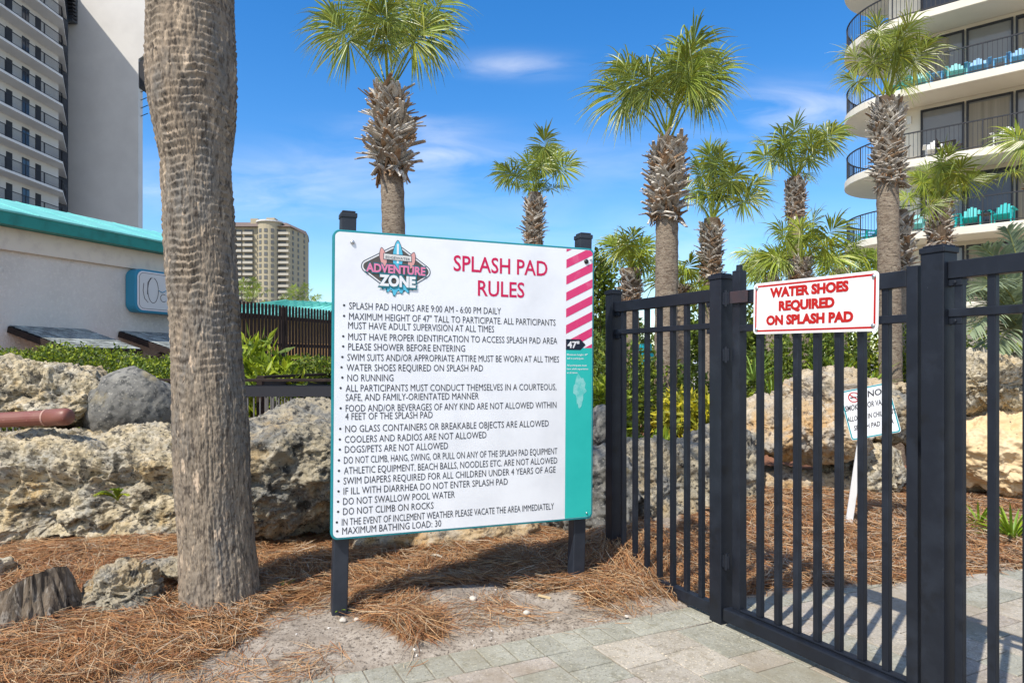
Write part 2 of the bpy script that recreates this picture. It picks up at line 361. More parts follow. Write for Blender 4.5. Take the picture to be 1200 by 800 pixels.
def build_ground():
    xs = np.unique(np.concatenate([-np.geomspace(5, 900, 40), np.arange(-5, 6.001, .035), np.geomspace(6, 900, 40)]))
    ys = np.unique(np.concatenate([-np.geomspace(1, 300, 14), np.arange(-1, 2, .25), np.arange(2, 7.6, .03), np.geomspace(7.6, 1600, 50)]))
    X, Y = np.meshgrid(xs, ys); Z = height(X.ravel(), Y.ravel()).reshape(X.shape)
    mk = straw_mask(X.ravel(), Y.ravel())
    nx, ny = len(xs), len(ys)
    v = np.stack([X.ravel(), Y.ravel(), Z.ravel()], 1)
    i = np.arange(nx*ny).reshape(ny, nx)
    f = np.stack([i[:-1, :-1].ravel(), i[:-1, 1:].ravel(), i[1:, 1:].ravel(), i[1:, :-1].ravel()], 1)
    me = bpy.data.meshes.new('ground'); me.from_pydata(v.tolist(), [], f.tolist())
    me.polygons.foreach_set('use_smooth', np.ones(len(f), bool))
    at = me.color_attributes.new('bed', 'FLOAT_COLOR', 'POINT')
    far = sstep((Y.ravel()-6.6)/.8)*(1-sstep((Y.ravel()-15)/2)); farther = sstep((Y.ravel()-15)/2)
    at.data.foreach_set('color', np.stack([mk, far, farther, np.ones_like(mk)], 1).astype(np.float32).ravel())
    m = bpy.data.materials.new('soil'); m.use_nodes = True; nt = m.node_tree; N = nt.nodes; L = nt.links
    b = N['Principled BSDF']; b.inputs['Roughness'].default_value = .95; b.inputs['Specular IOR Level'].default_value = .15
    tc = N.new('ShaderNodeTexCoord')
    def noise(sc, det=6):
        n = N.new('ShaderNodeTexNoise'); n.inputs['Scale'].default_value = sc; n.inputs['Detail'].default_value = det; n.inputs['Roughness'].default_value = .65; L.new(tc.outputs['Object'], n.inputs['Vector']); return n.outputs[0]
    def mr(s, lo, hi):
        r = N.new('ShaderNodeMapRange'); r.inputs[1].default_value = lo; r.inputs[2].default_value = hi; L.new(s, r.inputs[0]); return r.outputs[0]
    def mix(fac, a, c):
        x = N.new('ShaderNodeMix'); x.data_type = 'RGBA'; L.new(fac, x.inputs[0])
        if isinstance(a, tuple): x.inputs[6].default_value = (*a, 1)
        else: L.new(a, x.inputs[6])
        if isinstance(c, tuple): x.inputs[7].default_value = (*c, 1)
        else: L.new(c, x.inputs[7])
        return x.outputs[2]
    sand = mix(mr(noise(6), .4, .65), (.275, .228, .178), (.40, .345, .28))
    sand = mix(mr(noise(26), .54, .64), sand, (.17, .14, .11)); sand = mix(mr(noise(70), .54, .64), sand, (.085, .07, .055))
    sand = mix(mr(noise(38), .64, .72), sand, (.60, .56, .50))
    mulch = mix(mr(noise(30), .35, .65), (.10, .048, .022), (.27, .135, .058))
    bed = mix(mr(noise(40), .35, .65), (.16, .07, .045), (.36, .18, .11))
    pave = mix(mr(noise(2), .35, .65), (.22, .21, .19), (.30, .29, .27))
    a = N.new('ShaderNodeVertexColor'); a.layer_name = 'bed'; sp = N.new('ShaderNodeSeparateColor'); L.new(a.outputs[0], sp.inputs[0])
    c = mix(sp.outputs[0], sand, mulch); c = mix(sp.outputs[1], c, bed); c = mix(sp.outputs[2], c, pave)
    L.new(c, b.inputs['Base Color'])
    b1 = N.new('ShaderNodeBump'); b1.inputs['Strength'].default_value = .7; b1.inputs['Distance'].default_value = .012; L.new(noise(45), b1.inputs['Height'])
    b2 = N.new('ShaderNodeBump'); b2.inputs['Strength'].default_value = .6; b2.inputs['Distance'].default_value = .004; L.new(noise(160), b2.inputs['Height']); L.new(b1.outputs[0], b2.inputs['Normal'])
    L.new(b2.outputs[0], b.inputs['Normal'])
    me.materials.append(m)
    o = bpy.data.objects.new('ground', me); COL.objects.link(o); o['kind'] = 'structure'
build_ground()

def clip(poly, p, n):       # keep the side where (x-p).n <= 0
    out = []
    for i in range(len(poly)):
        a = poly[i]; b = poly[(i+1) % len(poly)]
        da = (a[0]-p[0])*n[0]+(a[1]-p[1])*n[1]; db = (b[0]-p[0])*n[0]+(b[1]-p[1])*n[1]
        if da <= 0: out.append(a)
        if (da < 0) != (db < 0) and abs(da-db) > 1e-9:
            t = da/(da-db); out.append((a[0]+(b[0]-a[0])*t, a[1]+(b[1]-a[1])*t))
    return out
def inset(poly, g):
    out = []; k = len(poly)
    for i in range(k):
        p0, p1, p2 = (np.array(poly[j % k]) for j in (i-1, i, i+1))
        a = p1-p0; b = p2-p1
        a = a/(np.linalg.norm(a)+1e-9); b = b/(np.linalg.norm(b)+1e-9)
        n1 = np.array((-a[1], a[0])); n2 = np.array((-b[1], b[0])); m = n1+n2; q = m.dot(m)
        out.append(tuple(p1+m*(2*g/q if q > .3 else 0)))
    return out
def build_paving():
    r = random.Random(5)
    n1 = (-L1d[1], L1d[0]); n2 = (-L2d[1], L2d[0])
    mb = MB()
    def paver(poly, col):
        if poly_area(poly) < 0: poly = poly[::-1]
        if poly_area(poly) < .0012 or len(poly) < 3: return
        a = inset(poly, .0030); t = inset(poly, .0065); k = len(a)
        z = r.uniform(-.0015, .0015); tx, ty = r.uniform(-.004, .004), r.uniform(-.004, .004)
        cx = sum(p[0] for p in a)/k; cy = sum(p[1] for p in a)/k
        zz = lambda p: z+tx*(p[0]-cx)+ty*(p[1]-cy)
        v = [(p[0], p[1], -.03) for p in a]+[(p[0], p[1], zz(p)-.003) for p in a]+[(p[0], p[1], zz(p)) for p in t]
        f = [(i, (i+1) % k, k+(i+1) % k, k+i) for i in range(k)]+[(k+i, k+(i+1) % k, 2*k+(i+1) % k, 2*k+i) for i in range(k)]+[tuple(range(2*k, 3*k))]
        mb.add(v, f, col)
    GREEN = lambda: tuple(np.array((.345, .338, .28))*r.uniform(.93, 1.07)); BEIGE = lambda: tuple(np.array((.425, .385, .32))*r.uniform(.92, 1.08)); PINK = lambda: tuple(np.array((.385, .342, .292))*r.uniform(.93, 1.05))
    # soldier course along the planted edge
    ux = np.array(L1d); uy = np.array((L1d[1], -L1d[0]))
    s = -2.6
    while s < 3.9:
        w = .138; q = [tuple(L1p+ux*a+uy*b) for a, b in ((s, 0), (s+w, 0), (s+w, .225), (s, .225))]
        q = clip(q, L2p, n2) if s > 2.0 else q
        if len(q) > 2: paver(q, GREEN())
        s += w
    # field: columns of mixed lengths
    e1 = np.array((.889, .458)); e2 = np.array((.458, -.889)); o = np.array((.365, 3.436))
    pin = tuple(L1p+uy*.225)
    for ci in range(-16, 26):
        t = -3.2+r.uniform(0, .25)
        while t < 4.2:
            ln = r.choice((.17, .25, .25, .25, .375, .375))
            q = [tuple(o+e1*a+e2*b) for a, b in ((ci*.252, t), ((ci+1)*.252, t), ((ci+1)*.252, t+ln), (ci*.252, t+ln))]
            t += ln
            if min(p[1] for p in q) > 8 or max(p[1] for p in q) < .2: continue
            q = clip(q, pin, n1)
            if len(q) < 3: continue
            q = clip(q, L2p, n2)
            if len(q) < 3: continue
            x = r.random(); paver(q, GREEN() if x < .33 else (PINK() if x < .52 else BEIGE()))
    # sand in the joints and the wider paved area behind the photographer
    big = [(-12, -12), (14, -12), (14, 9), (-12, 9)]
    big = clip(clip(big, tuple(L1p), n1), tuple(L2p), n2)
    mb.add([(p[0], p[1], -.007) for p in big], [tuple(range(len(big)))], (.26, .23, .19))
    m = M('concrete pavers', (1, 1, 1), .9, [((.84, .83, .80), 5, .4, .65), ((.70, .68, .62), 22, .50, .66), ((1.45, 1.38, 1.22), 75, .57, .65), ((.5, .48, .45), 95, .57, .66), ((.70, .64, .55), 1.3, .50, .70)], [(110, .8, .004), (45, .5, .004)], tint=True, spec=.25)
    o = mb.build('paved_path', m); o['kind'] = 'structure'
build_paving()

# ------------------------------------------------------------------ pine straw (stuff)
def needles(n, region, dens, seed, lift, width, cols, lmin, lmax):
    g = np.random.default_rng(seed)
    x = g.uniform(region[0], region[1], n); y = g.uniform(region[2], region[3], n)
    d = edge_d(x, y)
    keep = (g.random(n) < dens(x, y)) & (d > -.10)
    x, y = x[keep], y[keep]; n = len(x)
    flow = noise2(x*1.7, y*1.7, 3.)*3.0+g.normal(0, .75, n)-.6
    ln = g.uniform(lmin, lmax, n); bend = g.normal(0, .35, n)
    th = lift*g.random(n)**1.4
    T = np.array((-.5, -.17, .17, .5)); K = len(T)
    pts = np.zeros((n, K, 3)); tilt = g.normal(0, .13, n)
    for k, t in enumerate(T):
        a = flow+bend*t
        pts[:, k, 0] = x+np.cos(a)*ln*t; pts[:, k, 1] = y+np.sin(a)*ln*t
    hx = height(pts[:, :, 0].ravel(), pts[:, :, 1].ravel()).reshape(n, K)
    hx = np.maximum(hx, 0.001)
    for k, t in enumerate(T): pts[:, k, 2] = np.maximum(hx[:, k]+.002, hx[:, k]+th+tilt*ln*t)
    side = np.stack([-np.sin(flow), np.cos(flow), g.normal(0, .6, n)], 1); side /= np.linalg.norm(side, axis=1)[:, None]
    w = width*g.uniform(.7, 1.3, n)
    prof = (.8, 1, .9, .35)
    v = np.zeros((n, K, 2, 3))
    for k in range(K):
        v[:, k, 0] = pts[:, k]-side*(w*prof[k]/2)[:, None]; v[:, k, 1] = pts[:, k]+side*(w*prof[k]/2)[:, None]
    base = np.arange(n)[:, None]*(K*2)
    f = np.concatenate([np.stack([base[:, 0]+2*k, base[:, 0]+2*k+1, base[:, 0]+2*k+3, base[:, 0]+2*k+2], 1) for k in range(K-1)])
    ci = g.integers(0, len(cols), n); c = np.array(cols)[ci]*g.uniform(.75, 1.2, n)[:, None]
    return v.reshape(-1, 3), f, np.repeat(c, K*2, 0)
def build_straw(name, parts, label):
    v = []; f = []; c = []; k = 0
    for a, b, d in parts: v.append(a); f.append(b+k); c.append(d); k += len(a)
    v = np.concatenate(v); f = np.concatenate(f); c = np.concatenate(c)
    me = bpy.data.meshes.new(name)
    me.vertices.add(len(v)); me.vertices.foreach_set('co', v.astype(np.float32).ravel())
    me.loops.add(len(f)*4); me.loops.foreach_set('vertex_index', f.astype(np.int32).ravel())
    me.polygons.add(len(f)); me.polygons.foreach_set('loop_start', np.arange(len(f), dtype=np.int32)*4); me.polygons.foreach_set('loop_total', np.full(len(f), 4, np.int32))
    me.polygons.foreach_set('use_smooth', np.zeros(len(f), bool)); me.update(calc_edges=True)
    at = me.color_attributes.new('tint', 'FLOAT_COLOR', 'POINT'); at.data.foreach_set('color', np.concatenate([c, np.ones((len(c), 1))], 1).astype(np.float32).ravel())
    me.materials.append(m_straw)
    o = bpy.data.objects.new(name, me); COL.objects.link(o); tag(o, label, 'pine straw', kind='stuff')
ORANGE = [(.39, .19, .078), (.45, .24, .105), (.33, .145, .056), (.50, .32, .165), (.20, .085, .038), (.40, .21, .09), (.46, .34, .21), (.26, .11, .048), (.34, .25, .16)]
GREYST = [(.38, .30, .21), (.45, .37, .28), (.28, .21, .145), (.38, .20, .085)]
full = lambda x, y: straw_mask(x, y)*np.clip(.75+.6*noise2(x*3.1, y*3.1, 6.), .25, 1)
loose = lambda x, y: (1-straw_mask(x, y))*np.clip(.22+1.1*noise2(x*2.5, y*2.5, 1.), 0, 1)*np.where(edge_d(x, y) > .02, 1, .10)
edge_s = lambda x, y: straw_mask(x, y)*np.clip(noise2(x*2.6, y*2.6, 12.)*1.4, 0, 1)
build_straw('pine_straw', [needles(150000, (-3.6, 1.6, 2.2, 5.6), full, 1, .060, .0028, ORANGE, .10, .22), needles(52000, (-2.6, 1.5, 2.3, 4.7), loose, 2, .014, .0026, GREYST+ORANGE, .05, .17),
                           needles(24000, (-3.4, 1.4, 2.3, 5.2), edge_s, 3, .065, .0032, GREYST, .10, .22),
                           needles(9000, (-2.15, -1.1, 3.45, 4.35), lambda x, y: ((np.hypot(x+1.645, y-3.85) > .235) & (np.hypot(x+1.645, y-3.85) < .36))*1.0, 8, .085, .0028, ORANGE+GREYST, .06, .15)], 'orange brown pine straw strewn over the bed around the rules sign')
build_straw('pine_straw', [needles(60000, (1.0, 6.5, 3.9, 7.2), lambda x, y: full(x, y)*(x > 1.15+.3*(y-4.2)), 4, .05, .0042, ORANGE+GREYST, .10, .24)], 'orange brown pine straw covering the bed behind the black gate')
def build_pebbles():
    g = np.random.default_rng(21); mb = MB()
    ico = bmesh.new(); bmesh.ops.create_icosphere(ico, subdivisions=1, radius=1); iv = np.array([v.co[:] for v in ico.verts]); fi = [tuple(v.index for v in q.verts) for q in ico.faces]; ico.free()
    for k in range(420):
        x = g.uniform(-2.2, 1.2); y = g.uniform(2.3, 4.6)
        if straw_mask(np.array([x]), np.array([y]))[0] > .5 or edge_d(x, y) < .0: continue
        s = .003+.007*g.random()**2.5; c = (.62, .58, .52) if g.random() < .5 else (.16, .13, .10)
        mb.add(iv*s*g.uniform(.6, 1.2, 3)+g.normal(0, s*.15, iv.shape)+np.array((x, y, gz(x, y)+s*.3)), fi, c)
    tag(mb.build('soil_grit', M('grit', (1, 1, 1), .9, tint=True)), 'tiny shell fragments and dark crumbs scattered on the sandy soil', 'grit', kind='stuff')
build_pebbles()

# ------------------------------------------------------------------ rocks
def rock(name, label, c, rad, mat, seed, sub=6, box=3.2, big=.18, mid=.07, pits=.05, pit_s=9., fine=.012, planes=7, rot=0, tilt=(0, 0), strata=0., prof=None, cat='rock', group=None):
    g = np.random.default_rng(seed)
    bm = bmesh.new(); bmesh.ops.create_icosphere(bm, subdivisions=sub, radius=1)
    v = np.array([q.co[:] for q in bm.verts]); f = [tuple(q.index for q in p.verts) for p in bm.faces]; bm.free()
    v /= (np.abs(v)**box).sum(1)[:, None]**(1/box)
    for k in range(planes):
        n = g.normal(size=3); n[2] *= .7; n /= np.linalg.norm(n); h = g.uniform(.72, .98)
        d = np.maximum(v@n-h, 0); v = v-n*(d*.88)[:, None]
    nrm = v/np.linalg.norm(v, axis=1)[:, None]
    rad = np.array(rad); p = v*rad; o = g.uniform(-40, 40, 3); mr = rad.min()
    n2 = nrm/rad; n2 /= np.linalg.norm(n2, axis=1)[:, None]
    p = p+n2*(mr*big*fbm(p/mr*.75+o, 3))[:, None]
    q = p+.06*np.stack([perlin(p*6+o+9), perlin(p*6+o+19), perlin(p*6+o+29)], 1)
    tp = 1-(.68*sstep((p[:, 2]/rad[2]-.38)/.3) if prof else 0)
    rid = 1-np.abs(fbm(q*2.6+o, 4))*1.6
    p = p-n2*(tp*mid*np.clip(.9-rid, 0, 1))[:, None]+n2*(tp*mid*.5*fbm(q*5+o, 3))[:, None]
    if prof:
        zz = np.clip(p[:, 2]/rad[2]+.10*perlin(p*1.3+o+70), -1.2, 1.2); sc_ = np.interp(zz, [q_[0] for q_ in prof], [q_[1] for q_ in prof]); p[:, 1] *= sc_; p[:, 0] *= .6+.4*sc_
    if strata:
        z = p[:, 2]*9+1.5*perlin(p*1.7+o); p = p+n2*(strata*(np.abs((z % 1)-.5)-.25)*2)[:, None]
    if pits:
        d1, d2 = worley(q*pit_s+o); m = tp*np.clip(.38+1.7*perlin(p*1.9+o+50), 0, 1)
        p = p-n2*(pits*m*np.clip(1-d1/.55, 0, 1)**.8)[:, None]
        d1, d2 = worley(q*pit_s*2.7+o+7); p = p-n2*(pits*.40*(.3+.7*m)*np.clip(1-d1/.55, 0, 1))[:, None]
    d1, d2 = worley(p*(1.6/max(.02, fine*4))+o+3); p = p+n2*(fine*1.1*(np.clip(d1, 0, .7)-.4))[:, None]
    p = p+n2*(fine*1.2*fbm(p*26+o, 3, .6))[:, None]
    E = np.array(Euler((R(tilt[0]), R(tilt[1]), R(rot))).to_matrix()); p = p@E.T
    base = (c[0], c[1], c[2]-rad[2]*.9)
    mb = MB(); mb.add(p+np.array(c), f)
    o = mb.build(name, mat, base=base, smooth=True)
    return tag(o, label, cat, group)
RG = 'limestone boulders around the splash pad'
rock('limestone_boulder', 'huge pitted cream limestone ledge left of the palm trunk', (-3.35, 5.62, .33), (1.95, .80, .58), m_rock, 3, 8, 3.2, .14, .10, .17, 4.6, .012, 16, rot=3, strata=.02, group=RG, prof=[(-1.2, .80), (-.8, .86), (-.35, .93), (.0, .86), (.25, .84), (.5, 1.0), (.8, 1.0), (1.2, .9)])
rock('limestone_boulder', 'grey brown limestone boulder between the palm trunk and the rules sign', (-1.62, 5.30, .60), (.80, .66, .50), m_rock2, 14, 7, 2.8, .16, .07, .12, 6, .012, 14, rot=12, tilt=(0, -14), group=RG, prof=[(-1.2, .62), (-.6, .80), (.0, .98), (.4, .96), (.7, 1.0), (1.2, .9)])
rock('limestone_boulder', 'pale knobbly limestone boulder behind the red brown pipe', (-4.22, 6.05, 1.13), (.78, .48, .31), m_rock, 23, 7, 2.5, .22, .08, .09, 7, .012, 10, tilt=(0, 9), group=RG)
rock('boulder', 'smooth dark grey rounded boulder on top of the ledge', (-3.38, 6.15, .98), (.43, .40, .39), m_dark, 31, 6, 2.05, .08, .012, 0, 9, .004, 2, tilt=(0, -25), cat='rock')
rock('limestone_block', 'small chunky limestone block beside the tree stump', (-2.16, 3.74, .14), (.225, .17, .175), m_rock2, 42, 7, 2.6, .22, .035, .05, 13, .008, 10, rot=8, group='small rocks in the straw')
rock('limestone_block', 'flat grey limestone slab between the chunky block and the palm trunk', (-1.98, 4.02, .20), (.20, .13, .07), m_rock2, 45, 5, 2.6, .2, .02, .02, 16, .006, 6, rot=-5, group='small rocks in the straw')
rock('limestone_block', 'little pale rock at the left edge behind the stump', (-3.20, 4.25, .14), (.15, .12, .09), m_rock, 47, 5, 2.5, .2, .025, .02, 16, .006, 6, group='small rocks in the straw')
rock('limestone_boulder', 'low yellowish rock seen under the bottom edge of the rules sign', (-.62, 5.25, .10), (.85, .35, .22), m_rockw, 52, 6, 2.6, .2, .05, .04, 9, .01, 6, rot=4, group=RG)
rock('limestone_boulder', 'dark grey rough rock between the rules sign and the fence post', (.60, 5.6, .28), (.42, .38, .42), m_dark, 56, 6, 2.6, .22, .07, .06, 10, .012, 6, group=RG)
rock('limestone_boulder', 'small dark rounded rock on the mulch right of the rules sign', (.93, 7.2, .72), (.16, .2, .24), m_dark, 58, 5, 2.3, .2, .03, .02, 12, .006, 4, group=RG)
rock('limestone_boulder', 'grey pitted rock behind the short fence panel', (1.35, 6.2, .27), (.52, .42, .50), m_rock2, 61, 7, 2.8, .2, .07, .06, 10, .012, 7, group=RG)
rock('limestone_boulder', 'grey pitted rock behind the big hinge post', (2.0, 6.5, .25), (.42, .40, .56), m_rock2, 63, 6, 2.8, .2, .06, .05, 10, .012, 7, group=RG)
rock('limestone_boulder', 'wide overhanging limestone slab behind the left half of the gate', (2.85, 6.95, .74), (.68, .66, .31), m_rockw, 72, 7, 3.0, .2, .06, .05, 8, .012, 8, tilt=(0, 4), group=RG)
rock('limestone_boulder', 'pale warm rock under the overhanging slab on the straw', (2.75, 6.85, .14), (.50, .36, .22), m_rockw, 74, 6, 3.0, .16, .04, .03, 9, .01, 7, group=RG)
rock('limestone_boulder', 'tall back limestone rock behind the no smoking notice', (3.85, 8.0, .80), (.82, .6, .52), m_rockw, 77, 7, 2.7, .2, .07, .05, 8, .012, 8, group=RG)
rock('limestone_boulder', 'low limestone rock right of the white notice post', (3.55, 6.85, .28), (.46, .42, .30), m_rock, 79, 6, 2.8, .2, .05, .05, 9, .012, 7, group=RG)
rock('limestone_boulder', 'limestone rock stacked behind the gate latch post', (4.05, 7.3, .82), (.42, .40, .30), m_rock2, 83, 6, 2.8, .2, .06, .05, 9, .012, 7, group=RG)
rock('limestone_boulder', 'big limestone boulder at the right edge with a dark undercut', (5.05, 7.15, 1.18), (.72, .6, .36), m_rock, 86, 7, 2.6, .22, .08, .06, 8, .012, 7, group=RG)
rock('limestone_boulder', 'smooth sandy yellow rock at the right edge under the big boulder', (5.1, 7.0, .45), (.80, .6, .50), M('sandy yellow rock', (.60, .44, .24), .95, [((.66, .52, .33), 3, .4, .65), ((.10, .08, .06), 14, .66, .74)], [(30, .4, .01)]), 88, 7, 2.8, .18, .06, .035, 9, .012, 8, group=RG)

# stump
def build_stump():
    base = (-2.50, 3.60, .0)
    t = thing('tree_stump', 'weathered grey tree stump with a slanted sawn top', 'stump', base)
    n, k = 140, 30; v = []; rg = np.random.default_rng(3)
    for i in range(k):
        s = i/(k-1)
        for j in range(n):
            a = 2*math.pi*j/n
            q = np.array([[math.cos(a)*2.4, math.sin(a)*2.4, s*.6+5]])
            rr = .185*(1.36-.60*s)+.035*float(perlin(q)[0])+.06*float(np.abs(perlin(np.array([[math.cos(a)*5, math.sin(a)*5, s*1.1]]))[0]))-.02+.03*float(np.abs(perlin(np.array([[math.cos(a)*13, math.sin(a)*13, s*1.6]]))[0]))+.05*max(0, 1-s*3)*math.cos(a*3+1)
            z = (.265+.075*math.cos(a+R(20)))*s
            v.append((base[0]+rr*math.cos(a)-.02*s, base[1]+rr*math.sin(a), base[2]+z-.01))
    f = [(i*n+j, i*n+(j+1) % n, (i+1)*n+(j+1) % n, (i+1)*n+j) for i in range(k-1) for j in range(n)]
    MB().add(v, f).build('bark', m_stump, t, smooth=True)
    top = np.array(v[-n:]); c = top.mean(0); vv = [c]; ff = []
    for q in (.33, .66, 1.0):
        for j in range(n):
            p = c+(top[j]-c)*q; p[2] += .006*float(perlin(np.array([[p[0]*30, p[1]*30, 2.]]))[0]); vv.append(p)
    for j in range(n): ff.append((0, 1+j, 1+(j+1) % n))
    for r_ in range(2):
        for j in range(n): ff.append((1+r_*n+j, 1+(r_+1)*n+j, 1+(r_+1)*n+(j+1) % n, 1+r_*n+(j+1) % n))
    MB().add(vv, ff).build('sawn_top', M('sawn wood', (.10, .085, .07), .95, [((.05, .043, .036), 14, .45, .65)], [(60, .6, .006)]), t)
build_stump()

# red-brown pipe
def build_pipe():
    y = 5.2; a = P(-40, 494, y+.05); b = P(60, 489, y); c = P(90, 487.5, y-.03)
    t = thing('drain_pipe', 'red brown plastic drain pipe with a capped end resting on the ledge', 'pipe', P(30, 505, y))
    MB().tube([a, b], .058, 20).build('pipe', m_pipe, t, smooth=False)
    d = (c-b).normalized(); pts = []; rr = []
    for s, r_ in ((-.03, .064), (.11, .066), (.135, .064), (.155, .056), (.166, .038), (.169, .005)): pts.append(b+d*s); rr.append(r_)
    MB().tube(pts, rr, 24).build('end_cap', m_pipe, t, smooth=True)
    MB().tube([b+d*(-.042), b+d*(-.028)], .0655, 24).build('collar', M('glue ring', (.42, .25, .2), .6), t)
build_pipe()

# ------------------------------------------------------------------ text
def text_mb(body, height, width=None, bold=0., align='LEFT', res=3, fat=0.):
    """2-D letter shapes: returns verts (k,2) scaled to a cap height / width, and faces"""
    cu = bpy.data.curves.new('t', 'FONT'); cu.body = body; cu.size = 1; cu.resolution_u = res; cu.offset = bold; cu.fill_mode = 'FRONT'
    if fat: cu.fill_mode = 'BOTH'; cu.bevel_depth = fat; cu.bevel_resolution = 0
    ob = bpy.data.objects.new('t', cu); COL.objects.link(ob); bpy.context.view_layer.update()
    dg = bpy.context.evaluated_depsgraph_get(); me = bpy.data.meshes.new_from_object(ob.evaluated_get(dg))
    v = np.array([q.co[:] for q in me.vertices]); f = [tuple(p.vertices) for p in me.polygons]
    if fat: f = [q for q in f if min(v[i, 2] for i in q) > -1e-5]
    v[:, 2] *= .0008 if fat else 0
    bpy.data.objects.remove(ob); bpy.data.curves.remove(cu); bpy.data.meshes.remove(me)
    cap = .729+2*fat
    v[:, 1] += fat
    v[:, 0] -= v[:, 0].min(); sx = width/v[:, 0].max() if width else height/cap
    v = v*np.array((sx, height/cap, 1))
    if align == 'CENTER': v[:, 0] -= v[:, 0].max()/2
    return v, f
def put_text(mb, o, u, v, vf, x, y):
    o, u, v = (np.array(q, float) for q in (o, u, v)); w, f = vf
    nn = np.cross(u, v); mb.add(o+np.outer(w[:, 0]+x, u)+np.outer(w[:, 1]+y, v)+(np.outer(w[:, 2], nn*(1 if nn[1] < 0 else -1)) if w.shape[1] > 2 else 0), f)

# ------------------------------------------------------------------ the rules sign
def build_rules_sign():
    A = Vector((PX(397, 3.71), 3.71, 0)); B = Vector((PX(675, 4.23), 4.23, 0))
    d = (B-A).normalized(); n = Vector((d.y, -d.x, 0))                  # n faces the camera
    t = thing('rules_sign', 'large white and teal rules board on two dark posts', 'sign', (A+B)/2)
    p0 = A+n*.075
    TL, TR, BR, BL = (hit(*q, p0, n) for q in ((394, 268), (699, 292), (692, 607), (384, 634)))
    u = ((TR-TL)+(BR-BL)).normalized(); v = n.cross(u)*-1; v = u.cross(n)*-1 if u.cross(n).z < 0 else u.cross(n)
    v.normalize()
    C = (TL+TR+BR+BL)/4; wd = ((TR-TL).length+(BR-BL).length)/2; ht = ((TL-BL).length+(TR-BR).length)/2
    C = C-n*.0
    body = rrect(wd, ht, .035, 8)
    mb = MB(); mb.prism(body, C-n*.045, u, v, n, .043); panel = mb.build('panel', m_teal, t, bevel=.004)
    face = rrect(wd-.022, ht-.024, .028, 8)
    of = C+n*.0
    mb = MB(); mb.flat(face, of-n*.0005, u, v); mb.build('face', m_white, panel)
    def uv(px, py):
        h = hit(px, py, C, n)-C; return h.dot(u), h.dot(v)
    def u_at(px, vv):                    # u where the column px meets the level vv
        lo, hi = -1.2, 1.2
        for _ in range(40):
            m = (lo+hi)/2; q = C+u*m+v*vv
            if 600+F*q.x/q.y < px: lo = m
            else: hi = m
        return (lo+hi)/2
    # rules text
    LINES = [(405, 357.8, 587, 'SPLASH PAD HOURS ARE 9:00 AM - 6:00 PM DAILY', 1), (405, 370.2, 651, 'MAXIMUM HEIGHT OF 47" TALL TO PARTICIPATE. ALL PARTICIPANTS', 1), (404, 380.8, 579, 'MUST HAVE ADULT SUPERVISION AT ALL TIMES', 0),
             (404, 394.0, 653, 'MUST HAVE PROPER IDENTIFICATION TO ACCESS SPLASH PAD AREA', 1), (404, 405.8, 545, 'PLEASE SHOWER BEFORE ENTERING', 1), (403, 418.2, 655, 'SWIM SUITS AND/OR APPROPRIATE ATTIRE MUST BE WORN AT ALL TIMES', 1),
             (402, 430.2, 566, 'WATER SHOES REQUIRED ON SPLASH PAD', 1), (403, 442.2, 461, 'NO RUNNING', 1), (401, 454.4, 652, 'ALL PARTICIPANTS MUST CONDUCT THEMSELVES IN A COURTEOUS,', 1), (401, 465.2, 561, 'SAFE, AND FAMILY-ORIENTATED MANNER', 0),
             (401, 478.0, 652, 'FOOD AND/OR BEVERAGES OF ANY KIND ARE NOT ALLOWED WITHIN', 1), (400.5, 487.6, 507, '4 FEET OF THE SPLASH PAD', 0), (400.5, 502.0, 643, 'NO GLASS CONTAINERS OR BREAKABLE OBJECTS ARE ALLOWED', 1),
             (400, 514.4, 570, 'COOLERS AND RADIOS ARE NOT ALLOWED', 1), (400, 526.2, 525, 'DOGS/PETS ARE NOT ALLOWED', 1), (399, 538.8, 653, 'DO NOT CLIMB, HANG, SWING, OR PULL ON ANY OF THE SPLASH PAD EQUIPMENT', 1),
             (399, 551.0, 653, 'ATHLETIC EQUIPMENT, BEACH BALLS, NOODLES ETC. ARE NOT ALLOWED', 1), (398.5, 563.0, 651, 'SWIM DIAPERS REQUIRED FOR ALL CHILDREN UNDER 4 YEARS OF AGE', 1), (398.5, 575.0, 595, 'IF ILL WITH DIARRHEA DO NOT ENTER SPLASH PAD', 1),
             (398, 587.0, 533, 'DO NOT SWALLOW POOL WATER', 1), (398, 598.8, 508, 'DO NOT CLIMB ON ROCKS', 1), (396.5, 611.2, 649, 'IN THE EVENT OF INCLEMENT WEATHER PLEASE VACATE THE AREA IMMEDIATELY', 1), (397, 621.6, 517, 'MAXIMUM BATHING LOAD: 30', 1)]
    txt = MB(); ot = of+n*.0008; cap = .0395
    for (x0, y, x1, s, bul) in LINES:
        u0, v0 = uv(x0+4, y); u1 = u_at(x1, v0)
        put_text(txt, ot, u, v, text_mb(s, cap, u1-u0, -.001, res=2), u0, v0-cap/2)
        if bul:
            cx = u0-.026; txt.flat([(cx+.0065*math.cos(a), v0+.0065*math.sin(a)) for a in np.linspace(0, 2*math.pi, 9)[:-1]], ot, u, v)
    txt.build('rule_text', m_ink, panel)
    ttl = MB()
    for (x0, y, x1, s) in ((531.5, 307.5, 641.5, 'SPLASH PAD'), (560, 336.8, 614.5, 'RULES')):
        u0, v0 = uv(x0, y); u1 = u_at(x1, v0); put_text(ttl, ot, u, v, text_mb(s, .092, u1-u0, .012), u0, v0-.046)
    ttl.build('title_text', m_crim, panel)
    # height strip
    us0 = uv(663.5, 350)[0]; us1 = wd/2-.0125; vt = ht/2-.0135; vb = -ht/2+.0135; vm = uv(672, 407.5)[1]
    st = MB(); pb = MB()
    cr = .024
    def rc(pl):  # clip the strip outline against the rounded corners of the face
        return pl
